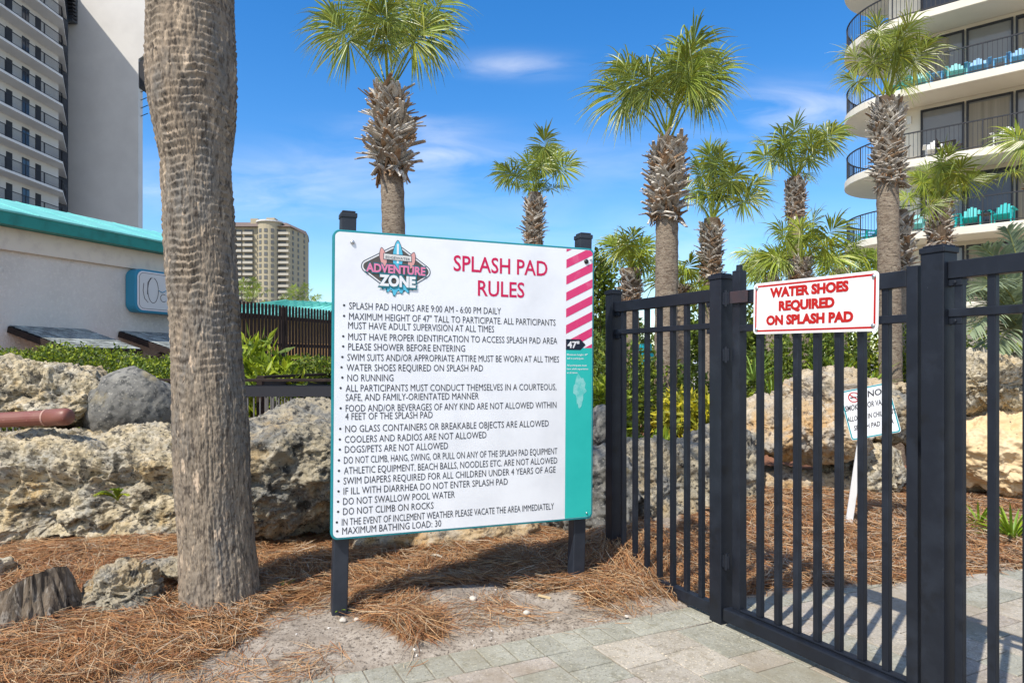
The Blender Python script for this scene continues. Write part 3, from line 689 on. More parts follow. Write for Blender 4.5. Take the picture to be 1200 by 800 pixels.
    outline_low = [(us0, vb), (us1-cr, vb)]+[(us1-cr+cr*math.cos(a), vb+cr+cr*math.sin(a)) for a in np.linspace(-math.pi/2, 0, 6)[1:]]+[(us1, vm), (us0, vm)]
    pb.flat(outline_low, of+n*.0004, u, v); strip = pb.build('height_strip', m_tealpanel, panel)
    W_ = us1-us0; per = .099; sl = .50
    k = -3
    while True:
        a = vt+.034-k*per-.0; k += 1
        lo = a-per*.53
        q = [(us0, lo-W_*0), (us1, lo+W_*sl), (us1, a+W_*sl), (us0, a)]
        q = clip(q, (0, vt), (0, 1)); 
        if len(q) > 2: q = clip(q, (0, vm+.0005), (0, -1))
        if len(q) > 2: q = clip(q, (us1-cr*.3, vt-cr*.3), (.707, .707))
        if len(q) > 2 and abs(poly_area(q)) > 1e-5: st.flat(q, of+n*.0004, u, v)
        if a+W_*sl < vm: break
    st.build('warning_stripes', m_pink, panel)
    ar = MB(); a0 = uv(662, 397.2); a1 = uv(685, 410.2); hh = a0[1]-a1[1]; ww = a1[0]-a0[0]
    ar.flat([(us0, a1[1]), (us0+ww*.74, a1[1]), (us0+ww, a1[1]+hh/2), (us0+ww*.74, a0[1]), (us0, a0[1])], of+n*.0010, u, v); ar.build('height_arrow', m_navy, panel)
    wt = MB(); put_text(wt, of+n*.0016, u, v, text_mb('47"', hh*.62, ww*.60, .03), us0+.010, a1[1]+hh*.2)
    wt.build('height_number', m_white_ink, panel)
    for y, s, w_ in ((415.3, 'Maximum height: 47"', .80), (419.6, 'tall to participate.', .66), (427.7, 'All participants must', .76), (431.9, 'have adult supervision', .82), (436.3, 'at all times.', .42)):
        wt = MB(); v0 = uv(676, y)[1]; put_text(wt, of+n*.0010, u, v, text_mb(s, .0115, W_*w_, .015, res=1), us0+.007, v0-.006); wt.build('height_text', m_white_ink, panel)
    g = random.Random(2); sc = MB()
    cx, cy = uv(679, 458); pts = [(cx+(.035+.016*g.random())*math.cos(a)*(1.0 if math.sin(a) > -.2 else .62), cy+(.075+.035*g.random())*math.sin(a)) for a in np.linspace(0, 2*math.pi, 26)[:-1]]
    sc.flat(pts, of+n*.0009, u, v); sc.build('pale_patch', m_pale_patch, panel)  # paler irregular patch laid over the turquoise strip
    # emblem, drawn in crop units around its middle
    lu, lv = uv(410+485/8.89, 270+400/8.89); k = .000548
    def em(name, mat, polys, lift, par):
        mb = MB()
        for pl in polys: mb.flat([(lu+(x-485)*k, lv-(y-400)*k) for x, y in pl], of+n*lift, u, v)
        return mb.build(name, mat, par)
    def diamond(g_):
        pts = []
        for (cx, cy, r_, a0, a1) in ((200, 390, 66-g_, 125, 235), (490, 520, 130-g_, 240, 300), (770, 415, 66-g_, -55, 55), (490, 300, 130-g_, 60, 120)):
            for a in np.linspace(R(a0), R(a1), 7): pts.append((cx+r_*math.cos(a), cy-r_*math.sin(a)))
        return pts
    taupe = M('taupe print', (.10, .088, .078), .5); lblue = M('light blue print', (.10, .50, .68), .5); pale = M('pale pink print', (.72, .36, .33), .5); outl = M('slate outline print', (.05, .07, .09), .5)
    hot = M('candy pink print', (.76, .22, .38), .5); banner = M('banner print', (.70, .68, .64), .5); dteal = M('dark teal print', (.02, .16, .20), .5)
    em0 = em('emblem', outl, [diamond(0)], .0006, panel)
    em('emblem_border', m_white_ink, [diamond(9)], .0011, em0); em('emblem_ground', taupe, [diamond(22)], .0016, em0)
    board = lambda cx, cy, w, h, rot, g_=0: [(cx+(w-g_)*(math.cos(a)*(1 if math.sin(a) < 0 else max(.62, 1-.35*math.sin(a))))*math.cos(rot)-(h-g_)*(-math.sin(a))*math.sin(rot), cy+(h-g_)*(-math.sin(a))*math.cos(rot)+(w-g_)*math.cos(a)*math.sin(rot)) for a in np.linspace(0, 2*math.pi, 33)[:-1]]
    em('board_outline', outl, [board(350, 290, 40, 98, R(-10)), board(640, 310, 40, 92, R(16)), board(497, 270, 58, 158, 0)], .0021, em0)
    em('pink_board', pale, [board(350, 290, 33, 91, R(-10))], .0026, em0); em('pink_board', pale, [board(640, 310, 33, 85, R(16))], .0026, em0)
    em('blue_board', lblue, [board(497, 270, 51, 151, 0)], .0026, em0)
    em('board_stripe', m_white_ink, [[(487, 150), (507, 150), (507, 345), (487, 345)]], .0030, em0)
    rr = random.Random(4); sp = []
    for i in range(30):
        a = math.pi*i/29; r_ = 1.0 if i % 4 < 2 else .62
        sp.append((500+165*math.cos(a)*(.75+.25*r_), 555+112*r_*math.sin(a)*(.75+.5*rr.random()*.6)))
    em('splash_outline', dteal, [[(500+(x-500)*1.08, 550+(y-550)*1.10) for x, y in sp]], .0021, em0); em('splash', lblue, [sp], .0026, em0)
    em('banner_outline', outl, [[(352, 250), (640, 262), (640, 326), (352, 314)]], .0034, em0); em('banner', banner, [[(358, 256), (634, 268), (634, 320), (358, 308)]], .0038, em0)
    def words(name, mat, s, x0, x1, base, capx, bold, lift, dx=0, dy=0, slope=0):
        mb = MB(); w_, f_ = text_mb(s, capx*k, (x1-x0)*k, bold)
        w_ = w_.copy(); w_[:, 1] -= slope*w_[:, 0]
        put_text(mb, of+n*lift, u, v, (w_, f_), lu+(x0+dx-485)*k, lv-(base+dy-400)*k); mb.build(name, mat, em0)
    words('banner_text', outl, 'EDGEWATER', 375, 622, 301, 26, .01, .0042, slope=.045)
    words('emblem_shadow_text', dteal, 'ADVENTURE', 172, 790, 446, 96, .075, .0042, slope=.02); words('emblem_text', hot, 'ADVENTURE', 182, 780, 440, 84, .035, .0047, slope=.02)
    words('zone_shadow_text', dteal, 'ZONE', 298, 694, 580, 128, .085, .0052, slope=.02); words('zone_text', m_white_ink, 'ZONE', 310, 680, 570, 106, .05, .0057, slope=.02)
    # fixings
    def stud(px, py, r_, mat, name):
        a, b = uv(px, py); c = of+u*a+v*b; mb = MB()
        mb.tube([c+n*.0005, c+n*.005, c+n*.009], [r_, r_*.95, r_*.5], 14); mb.build(name, mat, panel, smooth=True)
    stud(413, 284, .012, m_steel, 'bolt'); stud(687, 306.5, .015, m_bolt, 'bolt'); stud(692, 303.5, .008, m_white_ink, 'bolt'); stud(687, 600.5, .006, m_steel, 'screw')
    # posts, leaning with the panel
    for (xb, yb, xt, yt, Y) in ((397, 727, 408, 252, 3.71), (675, 690, 684, 277, 4.23)):
        p = hit(xb, yb, A-n*.0, n); q = hit(xt, yt, A-n*.0, n); ax = (q-p).normalized(); p = p-ax*.25
        w2 = .041; top = q
        mb = MB()
        mb.prism([(-w2, -w2), (w2, -w2), (w2, w2), (-w2, w2)], p-n*.005, d, n, ax, (q-p).length); post = mb.build('post', m_gray_post, t, bevel=.006)
        mb = MB(); w3 = w2+.004
        mb.prism([(-w3, -w3), (w3, -w3), (w3, w3), (-w3, w3)], q-n*.005-ax*.02, d, n, ax, .026)
        mb.prism([(-w3*.8, -w3*.8), (w3*.8, -w3*.8), (w3*.8, w3*.8), (-w3*.8, w3*.8)], q-n*.005+ax*.0065, d, n, ax, .012); mb.build('post_cap', m_gray_post, post, bevel=.004)
build_rules_sign()

# ------------------------------------------------------------------ black metal fence and gate
G0 = Vector((1.136, 3.71, 0)); GD = Vector((.4617, -.887, 0)).normalized(); GN = Vector((-GD.y*-1, 0, 0)); GN = Vector((GD.y, -GD.x, 0)); GANG = math.atan2(GD.y, GD.x)
def GP(t, z, off=0): p = G0+GD*t+GN*off; return Vector((p.x, p.y, z))
def gbox(mb, t0, t1, z0, z1, th, off=0):
    o = GP(t0, z0, off)-GN*th/2; mb.obox(o, GD*(t1-t0), GN*th, (0, 0, z1-z0))
def fence_post(mb_t, t, w, z0, z1, parent, group=None):
    mb = MB(); gbox(mb, t-w/2, t+w/2, z0, z1-.028, w); o = mb.build('post', m_black, parent, bevel=.004)
    mb = MB(); c = w/2+.005; gbox(mb, t-c, t+c, z1-.030, z1-.006, 2*c)
    a = GP(t, 0); k = c*.82
    mb.obox(Vector((a.x, a.y, z1-.0055))-GD*k-GN*k, GD*2*k, GN*2*k, (0, 0, .007)); mb.build('post_cap', m_black, o, bevel=.004)
    return o
# posts as single things
def single_post(t, w, z0, z1, label, group):
    root = thing('fence_post', label, 'post', GP(t, max(z0, 0)), group)
    mb = MB(); gbox(mb, t-w/2, t+w/2, z0, z1-.028, w); mb.build('shaft', m_black, root, bevel=.004)
    mb = MB(); c = w/2+.005; gbox(mb, t-c, t+c, z1-.030, z1-.006, 2*c); k = c*.82; a = GP(t, z1-.0055)
    mb.obox(a-GD*k-GN*k, GD*2*k, GN*2*k, (0, 0, .007)); mb.build('post_cap', m_black, root, bevel=.004)
    return root
FG = 'black fence posts'
T_S, T_H, T_L, T_R = -.985, 0., 1.165, 2.75
single_post(T_S, .078, -.1, 1.886, 'slim black fence post behind the right edge of the rules sign', FG)
single_post(T_H, .088, -.06, 1.880, 'thick black hinge post left of the red and white notice', FG)
single_post(T_L, .090, -.06, 1.856, 'thick black latch post right of the gate', FG)
single_post(T_R, .088, -.06, 1.86, 'black fence post beyond the right edge of the picture', FG)
def bracket(t, z, root, sgn=1):
    mb = MB(); gbox(mb, t, t+.045*sgn, z-.005, z+.035, .052, 0) if sgn > 0 else gbox(mb, t-.045, t, z-.005, z+.035, .052, 0)
    mb.build('bracket', m_black, root, bevel=.003)
def fence_panel(t0, t1, picks, rails, zbot, label, root_z, pick=.029):
    root = thing('metal_fence', label, 'fence', GP((t0+t1)/2, root_z), 'black metal fence panels')
    for i, (za, zb, th) in enumerate(rails):
        mb = MB(); gbox(mb, t0, t1, za, zb, th); mb.build('rail', m_black, root, bevel=.003)
    top = rails[0][0]
    for tp in picks:
        mb = MB(); gbox(mb, tp-pick/2, tp+pick/2, zbot, top+.004, pick-.001); mb.build('picket', m_black, root, bevel=.0025)
    for tt, sg in ((t0, 1), (t1, -1)):
        for za, zb, th in rails[:2]: 
            mb = MB(); s0, s1 = (tt, tt+.05) if sg > 0 else (tt-.05, tt)
            gbox(mb, s0, s1, za-.028, za-.001, th*.8)
            c = GP((s0+s1)/2, za-.015, th*.4); mb.tube([c, c+GN*.006], .007, 8)
            mb.build('bracket', m_black, root, bevel=.003)
    return root
RAILS = [(1.735, 1.803, .046), (1.587, 1.619, .040), (.02, .085, .046)]
fence_panel(T_S+.039, T_H-.045, [-.872, -.750, -.629, -.509, -.388, -.268, -.148], RAILS, .05, 'short black picket fence panel left of the hinge post', .1)
fence_panel(T_L+.046, T_R-.045, [1.246, 1.361, 1.476, 1.591, 1.706, 1.821, 1.936, 2.051, 2.166, 2.281, 2.396, 2.511, 2.626], [(1.722, 1.789, .046), (1.575, 1.607, .040), (.03, .095, .046)], .05, 'black picket fence panel at the right edge of the picture', 0)
def build_gate():
    root = thing('metal_gate', 'black metal picket gate carrying the red and white notice', 'gate', GP(.6, 0))
    def b(name, t0, t1, z0, z1, th, off=0, par=root, bev=.003):
        mb = MB(); gbox(mb, t0, t1, z0, z1, th, off); return mb.build(name, m_black, par, bevel=bev)
    hs = b('hinge_stile', .098, .150, .032, 1.885, .052, -.008)
    mb = MB(); c = GP(.124, 1.885, -.008); mb.tube([c, c+Vector((0, 0, .03))], [.017, .016], 14); mb.build('stile_cap', m_black, hs)
    b('latch_stile', 1.048, 1.096, .032, 1.79, .05)
    b('rail', .151, 1.047, 1.708, 1.776, .046); b('rail', .151, 1.047, 1.563, 1.597, .040)
    b('bottom_rail', .066, 1.088, .030, .100, .062, .022, bev=.008)
    b('rail', .151, 1.047, .101, .112, .040)
    for i in range(7): t = .272+.113*i; b('picket', t-.0148, t+.0148, .112, 1.71, .029, bev=.0025)
    # bracket plate on the hinge side, hinges and latch
    pm = M('rust tinted bracket paint', (.055, .035, .038), .5, [((.03, .03, .036), 12, .45, .65)])
    mb = MB(); gbox(mb, .094, .218, 1.712, 1.775, .006, .030); mb.build('corner_plate', pm, root, bevel=.002)
    for z in (1.70, 1.40, .30):
        mb = MB(); a = GP(.070, z, .030); mb.tube([a, a+Vector((0, 0, .085))], .011, 12); gbox(mb, .046, .096, z+.01, z+.075, .006, .033)
        mb.build('hinge', m_black, root)
    mb = MB(); gbox(mb, 1.052, 1.118, 1.02, 1.10, .035, -.045); mb.build('latch', m_black, root, bevel=.004)
build_gate()
def gate_notice():
    p0 = GP(0, 0, .030); n = GN
    TL, TR, BR, BL = (hit(*q, p0, n) for q in ((883, 332.5), (1029.5, 317), (1029.5, 387.5), (883, 392)))
    u = ((TR-TL)+(BR-BL)).normalized(); v = u.cross(-n) if u.cross(-n).z > 0 else u.cross(n); v.normalize()
    C = (TL+TR+BR+BL)/4; wd = ((TR-TL).length+(BR-BL).length)/2; ht = ((TL-BL).length+(TR-BR).length)/2
    t = thing('notice_sign', 'white notice in red capitals about water shoes, fixed to the gate', 'sign', C-v*ht/2)
    mb = MB(); mb.prism(rrect(wd, ht, .022, 6), C-n*.004, u, v, n, .004); pl = mb.build('plate', M('notice white', (.84, .83, .82), .4, [((.76, .75, .73), 6, .6, .8)], spec=.45), t, bevel=.001)
    mb = MB(); ring2(mb, rrect(wd-.024, ht-.024, .016, 6), rrect(wd-.042, ht-.042, .012, 6), C+n*.0008, u, v); mb.build('red_border', m_red, t)
    mb = MB(); k = wd/485.0
    for s, x0, x1, yb, cap in (('WATER SHOES', 117, 432, 152, 38), ('REQUIRED', 157, 382, 208, 38), ('ON SPLASH PAD', 102, 450, 262, 38)):
        cx = ((x0+x1)/2-287)*k; w_ = (x1-x0)*k*.985; h_ = .0515
        vy = {152: .050, 208: -.017, 262: -.085}[yb]
        q = text_mb(s, h_, w_, 0, 'CENTER', fat=.058); put_text(mb, C+n*.0018, u, v, q, cx, vy)
    mb.build('red_lettering', m_red, t)
    for a, b in ((-1, 1), (1, 1), (-1, -1), (1, -1)):
        c = C+u*a*(wd/2-.022)+v*b*(ht/2-.024); mb = MB(); mb.tube([c+n*.0005, c+n*.004, c+n*.007], [.010, .009, .004], 12); mb.build('rivet', m_steel, t, smooth=True)
gate_notice()
def smoke_notice():
    base = P(995, 624, 5.55); base.z = gz(base.x, base.y)
    TL, TR, BL, BR = P(991, 457, 5.50), P(1053, 448.5, 5.38), P(990, 518, 5.50), P(1044, 504.5, 5.38)
    C = (TL+TR+BL+BR)/4; u = ((TR-TL)+(BR-BL)).normalized(); n = u.cross((TL-BL)+(TR-BR)).normalized()
    if n.y > 0: n = -n
    v = n.cross(u); v = v if v.z > 0 else -v
    wd = ((TR-TL).length+(BR-BL).length)/2; ht = ((TL-BL).length+(TR-BR).length)/2
    t = thing('notice_sign', 'small tilted no smoking notice on a leaning white post behind the gate', 'sign', base)
    top = C-n*.02+v*ht*.2
    mb = MB(); mb.beam(base-(top-base).normalized()*.2, top, .052, .03, up=n); mb.build('post', m_whitepost, t, bevel=.003)
    mb = MB(); mb.prism(rrect(wd, ht, .02, 5), C-n*.004, u, v, n, .004); mb.build('plate', m_white, t)
    mb = MB(); ring2(mb, rrect(wd-.006, ht-.006, .02, 5), rrect(wd-.026, ht-.026, .014, 5), C+n*.0008, u, v); mb.build('teal_border', M('notice teal', (.02, .30, .33), .5), t)
    for s, x, w_, y, h_ in (('NO', .065, .10, .115, .05), ('SMOKING OR VAPING', .0, .345, .035, .045), ("ALLOWED IN CHILDREN'S", .0, .355, -.05, .04), ('SPLASH PAD AREA', .0, .29, -.125, .04)):
        mb = MB(); q = text_mb(s, h_, w_, .022, 'CENTER'); w2 = q[0].copy(); w2[:, 0] += .2*w2[:, 1]; put_text(mb, C+n*.001, u, v, (w2, q[1]), x, y); mb.build('lettering', m_ink, t)
    mb = MB(); cs = C-u*.085+v*.135; ring = lambda r_: [(r_*math.cos(a), r_*math.sin(a)) for a in np.linspace(0, 2*math.pi, 25)[:-1]]
    ring2(mb, ring(.042), ring(.034), cs+n*.0012, u, v); mb.flat([(-.028, .022), (-.022, .028), (.028, -.022), (.022, -.028)], cs+n*.0012, u, v); mb.build('prohibition_ring', m_red, t)
    mb = MB(); mb.flat([(-.026, -.006), (.016, -.006), (.016, .004), (-.026, .004)], cs+n*.001, u, v); mb.flat([(.019, -.006), (.026, -.006), (.026, .004), (.019, .004)], cs+n*.001, u, v); mb.build('cigarette', m_ink, t)
smoke_notice()

# ------------------------------------------------------------------ palms
def fan(mb, heart, hast, r, g, face=(0, -1, .25), n=42, droop=.30, span=158, col=(1, 1, 1), seg=7, pw=.016, wide=1.):
    heart = np.array(heart, float); hast = np.array(hast, float); a = hast-heart; L0 = np.linalg.norm(a); a /= L0
    mid = (heart+hast)/2+np.array((0, 0, .06*L0))
    pts = [heart, heart*.5+mid*.5, mid, mid*.4+hast*.6, hast]
    mb.tube(pts, [pw*1.7, pw*1.3, pw, pw*.85, pw*.7], 5, col=np.array((1.25, 1.15, .9)), flat=.6)
    n = int(n*1.5); r = r*1.08; droop = droop*1.0
    fc = np.array(face, float)+g.normal(0, .30, 3); nn = fc-a*fc.dot(a); nn /= np.linalg.norm(nn); sd = np.cross(nn, a)
    dphi = 2*R(span)/n; shade = g.uniform(.75, 1.2); fold = g.uniform(.15, .55)
    T = np.linspace(0, 1, seg+1)
    for k in range(n):
        ph = -R(span)+dphi*(k+.5)+g.normal(0, .06)
        org = hast+a*r*.26*max(0, math.cos(ph))
        dr = a*math.cos(ph)+sd*math.sin(ph)
        ln = r*(.76+.20*math.cos(ph))*g.uniform(.80, 1.10)
        dd = dr+nn*(g.normal(0, .15)-.12+fold*abs(math.sin(ph))); dd /= np.linalg.norm(dd)
        dp = droop*g.uniform(.4, 1.7)*(.55+.6*max(0, dd[2]+.35))
        side = np.cross(nn, dd); side /= np.linalg.norm(side)+1e-9
        brk = g.uniform(.42, .9); kick = g.uniform(0, 1.0)**3*1.0
        v = []
        for t in T:
            p = org+dd*ln*t; p[2] -= ln*dp*(t**2.3)
            if t > brk: p[2] -= ln*(t-brk)*kick; p -= dd*ln*(t-brk)*.45*kick
            w = min(ln*t*dphi*.62+.002, .0150*wide*(r/.8))*(1 if t < .40 else max(.05, (1-t)/.60)**.9)
            v += [p-side*w+nn*w*.45, p, p+side*w+nn*w*.45]
        f = []
        for i in range(seg):
            b = i*3; f += [(b, b+1, b+4, b+3), (b+1, b+2, b+5, b+4)]
        tint = np.array(col)*shade*g.uniform(.72, 1.25)*(np.array((1.35, 1.12, .8)) if g.random() < .2 else 1)
        cc = np.tile(tint, (len(v), 1))
        if g.random() < .30: cc[-6:] = cc[-6:]*.5+np.array((1.0, .80, .9))*.5
        mb.add(v, f, cc)
def boots(mb, c0, c1, r0, rmax, n, g, sc=1.0):
    c0 = np.array(c0, float); c1 = np.array(c1, float); n = int(n*1.9)
    mb.tube([c0, c0*.7+c1*.3, c0*.3+c1*.7, c1], [r0, r0*1.12, r0*1.08, r0*.8], 14, col=(.30, .23, .17))  # dark core tint paints the shadow between the leaf bases
    for i in range(n):
        s = (i+g.random())/n; a = i*2.39996+g.normal(0, .3)
        prof = float(np.interp(s, [0, .12, .32, .55, .8, 1], [.62, .88, 1.0, .84, .60, .42]))
        rb = r0*(1.0+.05*(1-s)); c = c0+(c1-c0)*(s*.90-.03)
        o = np.array((math.cos(a), math.sin(a), 0)); tn = np.array((-math.sin(a), math.cos(a), 0))*(1 if i % 2 else -1)
        reach = max(.05, rmax*prof-rb)*g.uniform(.65, 1.15); up = sc*.17*(.15+1.0*s)*g.uniform(.6, 1.35)
        if s < .09 and g.random() < .55: up = -sc*g.uniform(.05, .22); reach *= .7
        sk = g.normal(.17, .10)*sc; z = np.array((0, 0, 1.))
        p0 = c+o*rb*.85-z*.04*sc; p1 = c+o*(rb+reach*.5)+z*up*.45+tn*sk*.45; w = sc*g.uniform(.030, .048)
        x = g.random(); gray = g.uniform(.75, 1.2)
        tint = np.array((1.05, .74, .50))*.75 if x < .16 else (np.array((1.42, 1.40, 1.36))*g.uniform(.85, 1.05) if x < .48 else np.array((1, .96, .91))*gray)
        rf = np.cross(tn, o)+np.array((.01, .02, .2))
        p2 = c+o*(rb+reach)+z*up+tn*sk
        if g.random() < .55:
            for sg in (-1, 1):
                q = p2+tn*sg*w*g.uniform(.9, 1.6)-o*reach*.1*g.random(); mb.tube([p0+tn*sg*w*.5, p1+tn*sg*w*.42, q], [w*1.0, w*.62, w*.34], 5, col=tint*g.uniform(.85, 1.1), flat=.55, ref=rf)
        else: mb.tube([p0, p1, p2], [w*1.7, w*1.05, w*g.uniform(.5, .8)], 6, col=tint, flat=.5, ref=rf)
    for i in range(int(n*.25)):      # loose brown fibre at the foot of the boots
        a = g.uniform(0, 6.28); s = g.uniform(-.03, .12); c = c0+(c1-c0)*s; o = np.array((math.cos(a), math.sin(a), 0))
        mb.tube([c+o*r0, c+o*r0*1.25+np.array((0, 0, -.03*sc)), c+o*r0*1.22+np.array((g.normal(0, .03), 0, -sc*g.uniform(.06, .2)))], [.018*sc, .014*sc, .004*sc], 4, col=np.array((.75, .48, .30))*g.uniform(.7, 1.2), flat=.4)
def trunk_simple(mb, base, top, r0, r1, n=18, rows=60, g=None):
    base = np.array(base, float); top = np.array(top, float); v = []; o = g.uniform(-30, 30)
    for i in range(rows):
        s = i/(rows-1); c = base+(top-base)*s; r_ = r0+(r1-r0)*s+.18*r0*max(0, 1-s*9)
        ring = .025*r_*math.sin(s*rows*2.1)
        for j in range(n):
            a = 2*math.pi*j/n; v.append((a, s, r_+ring, c))
    A = np.array([(math.cos(q[0])*1.5, math.sin(q[0])*1.5, q[1]*8+o) for q in v]); nz = perlin(A)+.5*perlin(A*3.1)
    pts = [q[3]+np.array((math.cos(q[0]), math.sin(q[0]), 0))*(q[2]*(1+.05*z)) for q, z in zip(v, nz)]
    f = [(i*n+j, i*n+(j+1) % n, (i+1)*n+(j+1) % n, (i+1)*n+j) for i in range(rows-1) for j in range(n)]
    mb.add(pts, f)
PG = 'sabbal palms around the pool deck'.replace('sabbal', 'cabbage')
def palm(label, Y, tx, ty, boots_px, trunk_px, bootw_px, fronds, seed, fan_px, n=36, nb=110, droop=.30, col=(1, 1, 1), base_x=None, trunk_top=None, seg=6, pet=1.0):
    """boots_px: (x_bottom, y_bottom, x_top, y_top); fronds: (dx, dy, dY) of each fan's root from the heart, in px (dY in m)"""
    g = np.random.default_rng(seed); k = Y/F
    b0 = P(boots_px[0], boots_px[1], Y); b1 = P(boots_px[2], boots_px[3], Y)
    bx = PX(base_x if base_x is not None else tx, Y); base = (bx, Y, gz(bx, Y)-.02)
    t = thing('palm_tree', label, 'palm tree', base, PG)
    r1 = trunk_px*k/2
    mb = MB(); trunk_simple(mb, (bx, Y, -.15), b0+(b1-b0)*.9, r1*1.12, r1, g=g, rows=70); mb.build('trunk', m_trunk2, t, smooth=True)
    if bootw_px:
        mb = MB(); boots(mb, b0, b1, r1*1.05, bootw_px*k/2, nb, g, sc=min(1.2, bootw_px*k/.75)); mb.build('leaf_bases', m_boot, t)
    mb = MB(); heart = np.array(b1)+np.array((0, 0, -.05))
    if Y > 12:            # the smaller far crowns get a few more fans between the placed ones
        fronds = list(fronds)+[(f_[0]*g.uniform(.4, .9)+g.normal(0, 4), f_[1]*g.uniform(.5, 1.05)+g.normal(0, 4), -f_[2]+g.normal(0, .2)) for f_ in fronds]
    for fr in fronds:
        dx, dy, dY = fr[:3]; rr = (fr[3] if len(fr) > 3 else fan_px)*k
        h = heart+np.array((dx*k, dY, -dy*k))*pet
        face = np.array((.15*dx/40, -1, .35)); 
        if dY > .25: face = np.array((0, -.5, .8))
        fan(mb, heart+g.normal(0, .03, 3), h, rr*g.uniform(.92, 1.06), g, face, n, droop, col=np.array(col), seg=seg, pw=.016*min(1.3, Y/10), wide=max(1, min(2.2, Y/10.5)))
    mb.build('crown', m_frond, t)
    return t
def rnd_fronds(n, g, spread, up, depth, low=0):
    out = []
    for i in range(n):
        a = g.uniform(15-low, 165+low); e = g.uniform(.65, 1.0)
        out.append((math.cos(R(a))*spread*e, -math.sin(R(a))*up*e, g.uniform(-depth, depth)))
    return out
G_ = np.random.default_rng(99)
palm('tall palm behind the left half of the rules sign, crown cut by the top edge', 10.0, 466, 0, (459, 198, 456, 102), 26, 64,
     [(-50, -58, -.25), (-64, -86, .1), (-2, -66, -.45), (6, -88, -.2), (36, -58, -.2), (50, -74, .1), (26, -100, .2), (-14, -118, .1), (-40, -112, .3), (56, -108, .1), (4, -44, -.5, 40)], 101, 60, n=48, nb=130, base_x=470, droop=.50, pet=.86)
palm('tall palm left of the big gate hinge post with two full round fans', 10.4, 779, 0, (780, 252, 783, 162), 25, 52,
     [(-46, -62, -.3), (-54, -56, .1), (-38, -76, .1), (-28, -58, -.35, 50), (16, -84, -.5), (28, -74, -.1), (8, -70, -.6, 50), (24, -98, .1), (36, -62, -.25), (6, -92, .3), (40, -80, .25), (14, -56, -.6, 46)], 102, 61, n=50, nb=130, base_x=779, droop=.52, pet=.90)
palm('small distant palm standing alone right of the rules sign heading', 21, 626, 0, (625, 284, 627, 226), 17, 28, [(-38, -28, 0), (-22, -42, .4), (8, -38, -.3), (28, -44, 0), (36, -30, -.4), (4, -50, .3), (-8, -30, -.5), (20, -58, .4)], 103, 27, n=30, nb=80, droop=.25, pet=.8)
palm('palm with a pineapple shaped trunk top right behind the hinge post', 16.5, 836, 0, (833, 322, 834, 256), 20, 30, [(-12, -52, 0), (2, -58, -.3), (12, -62, .3), (38, -34, -.2, 30), (44, -24, .3, 28), (-22, -36, .3), (16, -40, -.4), (0, -72, .2)], 104, 34, n=32, nb=100, droop=.30)
palm('palm with a round crown left of the curved balconies', 20, 934, 0, (932, 254, 932, 208), 17, 24, [(-30, -22, 0), (-24, -40, .4), (-6, -46, -.3), (18, -44, .2), (30, -40, -.3), (6, -30, -.5), (-12, -28, .5), (36, -56, .2, 22)], 105, 29, n=30, nb=80, droop=.32)
palm('tall shaggy palm in front of the curved balconies', 9.2, 1040, 0, (1043, 214, 1038, 114), 23, 38, [(-22, -34, -.2, 36), (-4, -48, -.35), (10, -50, .1), (20, -36, -.25), (-20, -54, .25), (4, -70, .2), (20, -62, .25), (-8, -76, 0), (-2, -34, -.4, 34), (-28, -24, .1, 32), (28, -26, .2, 32), (8, -62, -.3)], 106, 40, n=42, nb=180, base_x=1046, droop=.40, col=(1.05, 1.0, .95))
palm('young palm with upright fronds before the turquoise balcony chairs', 13.5, 1103, 0, (1101, 284, 1100, 234), 20, 29, [(-18, -22, 0, 28), (-8, -36, -.3), (2, -42, -.2), (14, -32, .2), (20, -18, -.3, 26), (6, -26, -.4), (-24, -10, .3, 26)], 107, 32, n=32, nb=80, droop=.36, col=(1.1, 1.08, .9))
palm('bushy palm with wide fans just above the red and white notice', 14.5, 940, 0, (938, 332, 938, 302), 19, 29, [(-24, -24, -.3, 36), (26, -26, -.2, 38), (-34, 4, .2), (4, -30, .2), (14, -10, -.5, 30), (40, -2, .3, 26), (-10, -18, -.5, 34), (-44, -12, .4, 30)], 108, 36, n=34, nb=70, droop=.34, col=(1.05, 1.05, .9))
palm('orange trunked palm between the rules sign and the slim fence post', 16, 740, 0, (740, 352, 739, 314), 18, 28, [(-14, -22, 0), (0, -28, -.3), (14, -26, .2), (24, -8, .2, 26), (-8, -30, .4), (8, -14, -.4)], 109, 30, n=32, nb=70, droop=.34, col=(1.05, 1.05, .9))
palm('low palm crown half hidden behind the two fan palm', 17, 800, 0, (798, 352, 798, 334), 18, 26, [(-14, -12, 0), (4, -18, -.3), (16, -12, .2), (22, 2, -.2), (-4, -20, .3)], 110, 30, n=32, nb=40, droop=.42, col=(1.15, 1.15, .8))
palm('short shaggy palm close behind the tall shaggy palm', 10.6, 1058, 0, (1056, 318, 1056, 246), 16, 34, [(10, -10, .2, 24), (20, -4, -.2, 24)], 111, 24, n=28, nb=80, droop=.4)
palm('palm crown reaching in from the right edge of the picture', 11.5, 1236, 0, (1234, 240, 1232, 190), 26, 50, [(-34, -10, -.3, 44), (-22, -30, .2), (-6, -40, -.3), (20, -30, .2), (-30, 4, .3, 36), (30, -10, 0)], 112, 42, n=40, nb=80, droop=.4)
def far_palm(label, Y, x, y, seed, r=22):
    palm(label, Y, x, 0, (x, y+26, x, y+4), 14, 24, [(-16, -10, 0), (-8, -22, .4), (6, -22, -.4), (16, -12, .3), (2, -12, -.5), (-20, 4, .3), (20, 4, -.3)], seed, r, n=26, nb=36, droop=.36, col=(.9, .95, .8), seg=5)
far_palm('small far palm low behind the notice, left of the bushy palm', 22, 905, 318, 121)
far_palm('small far palm low behind the notice, right of the bushy palm', 23, 985, 312, 122)
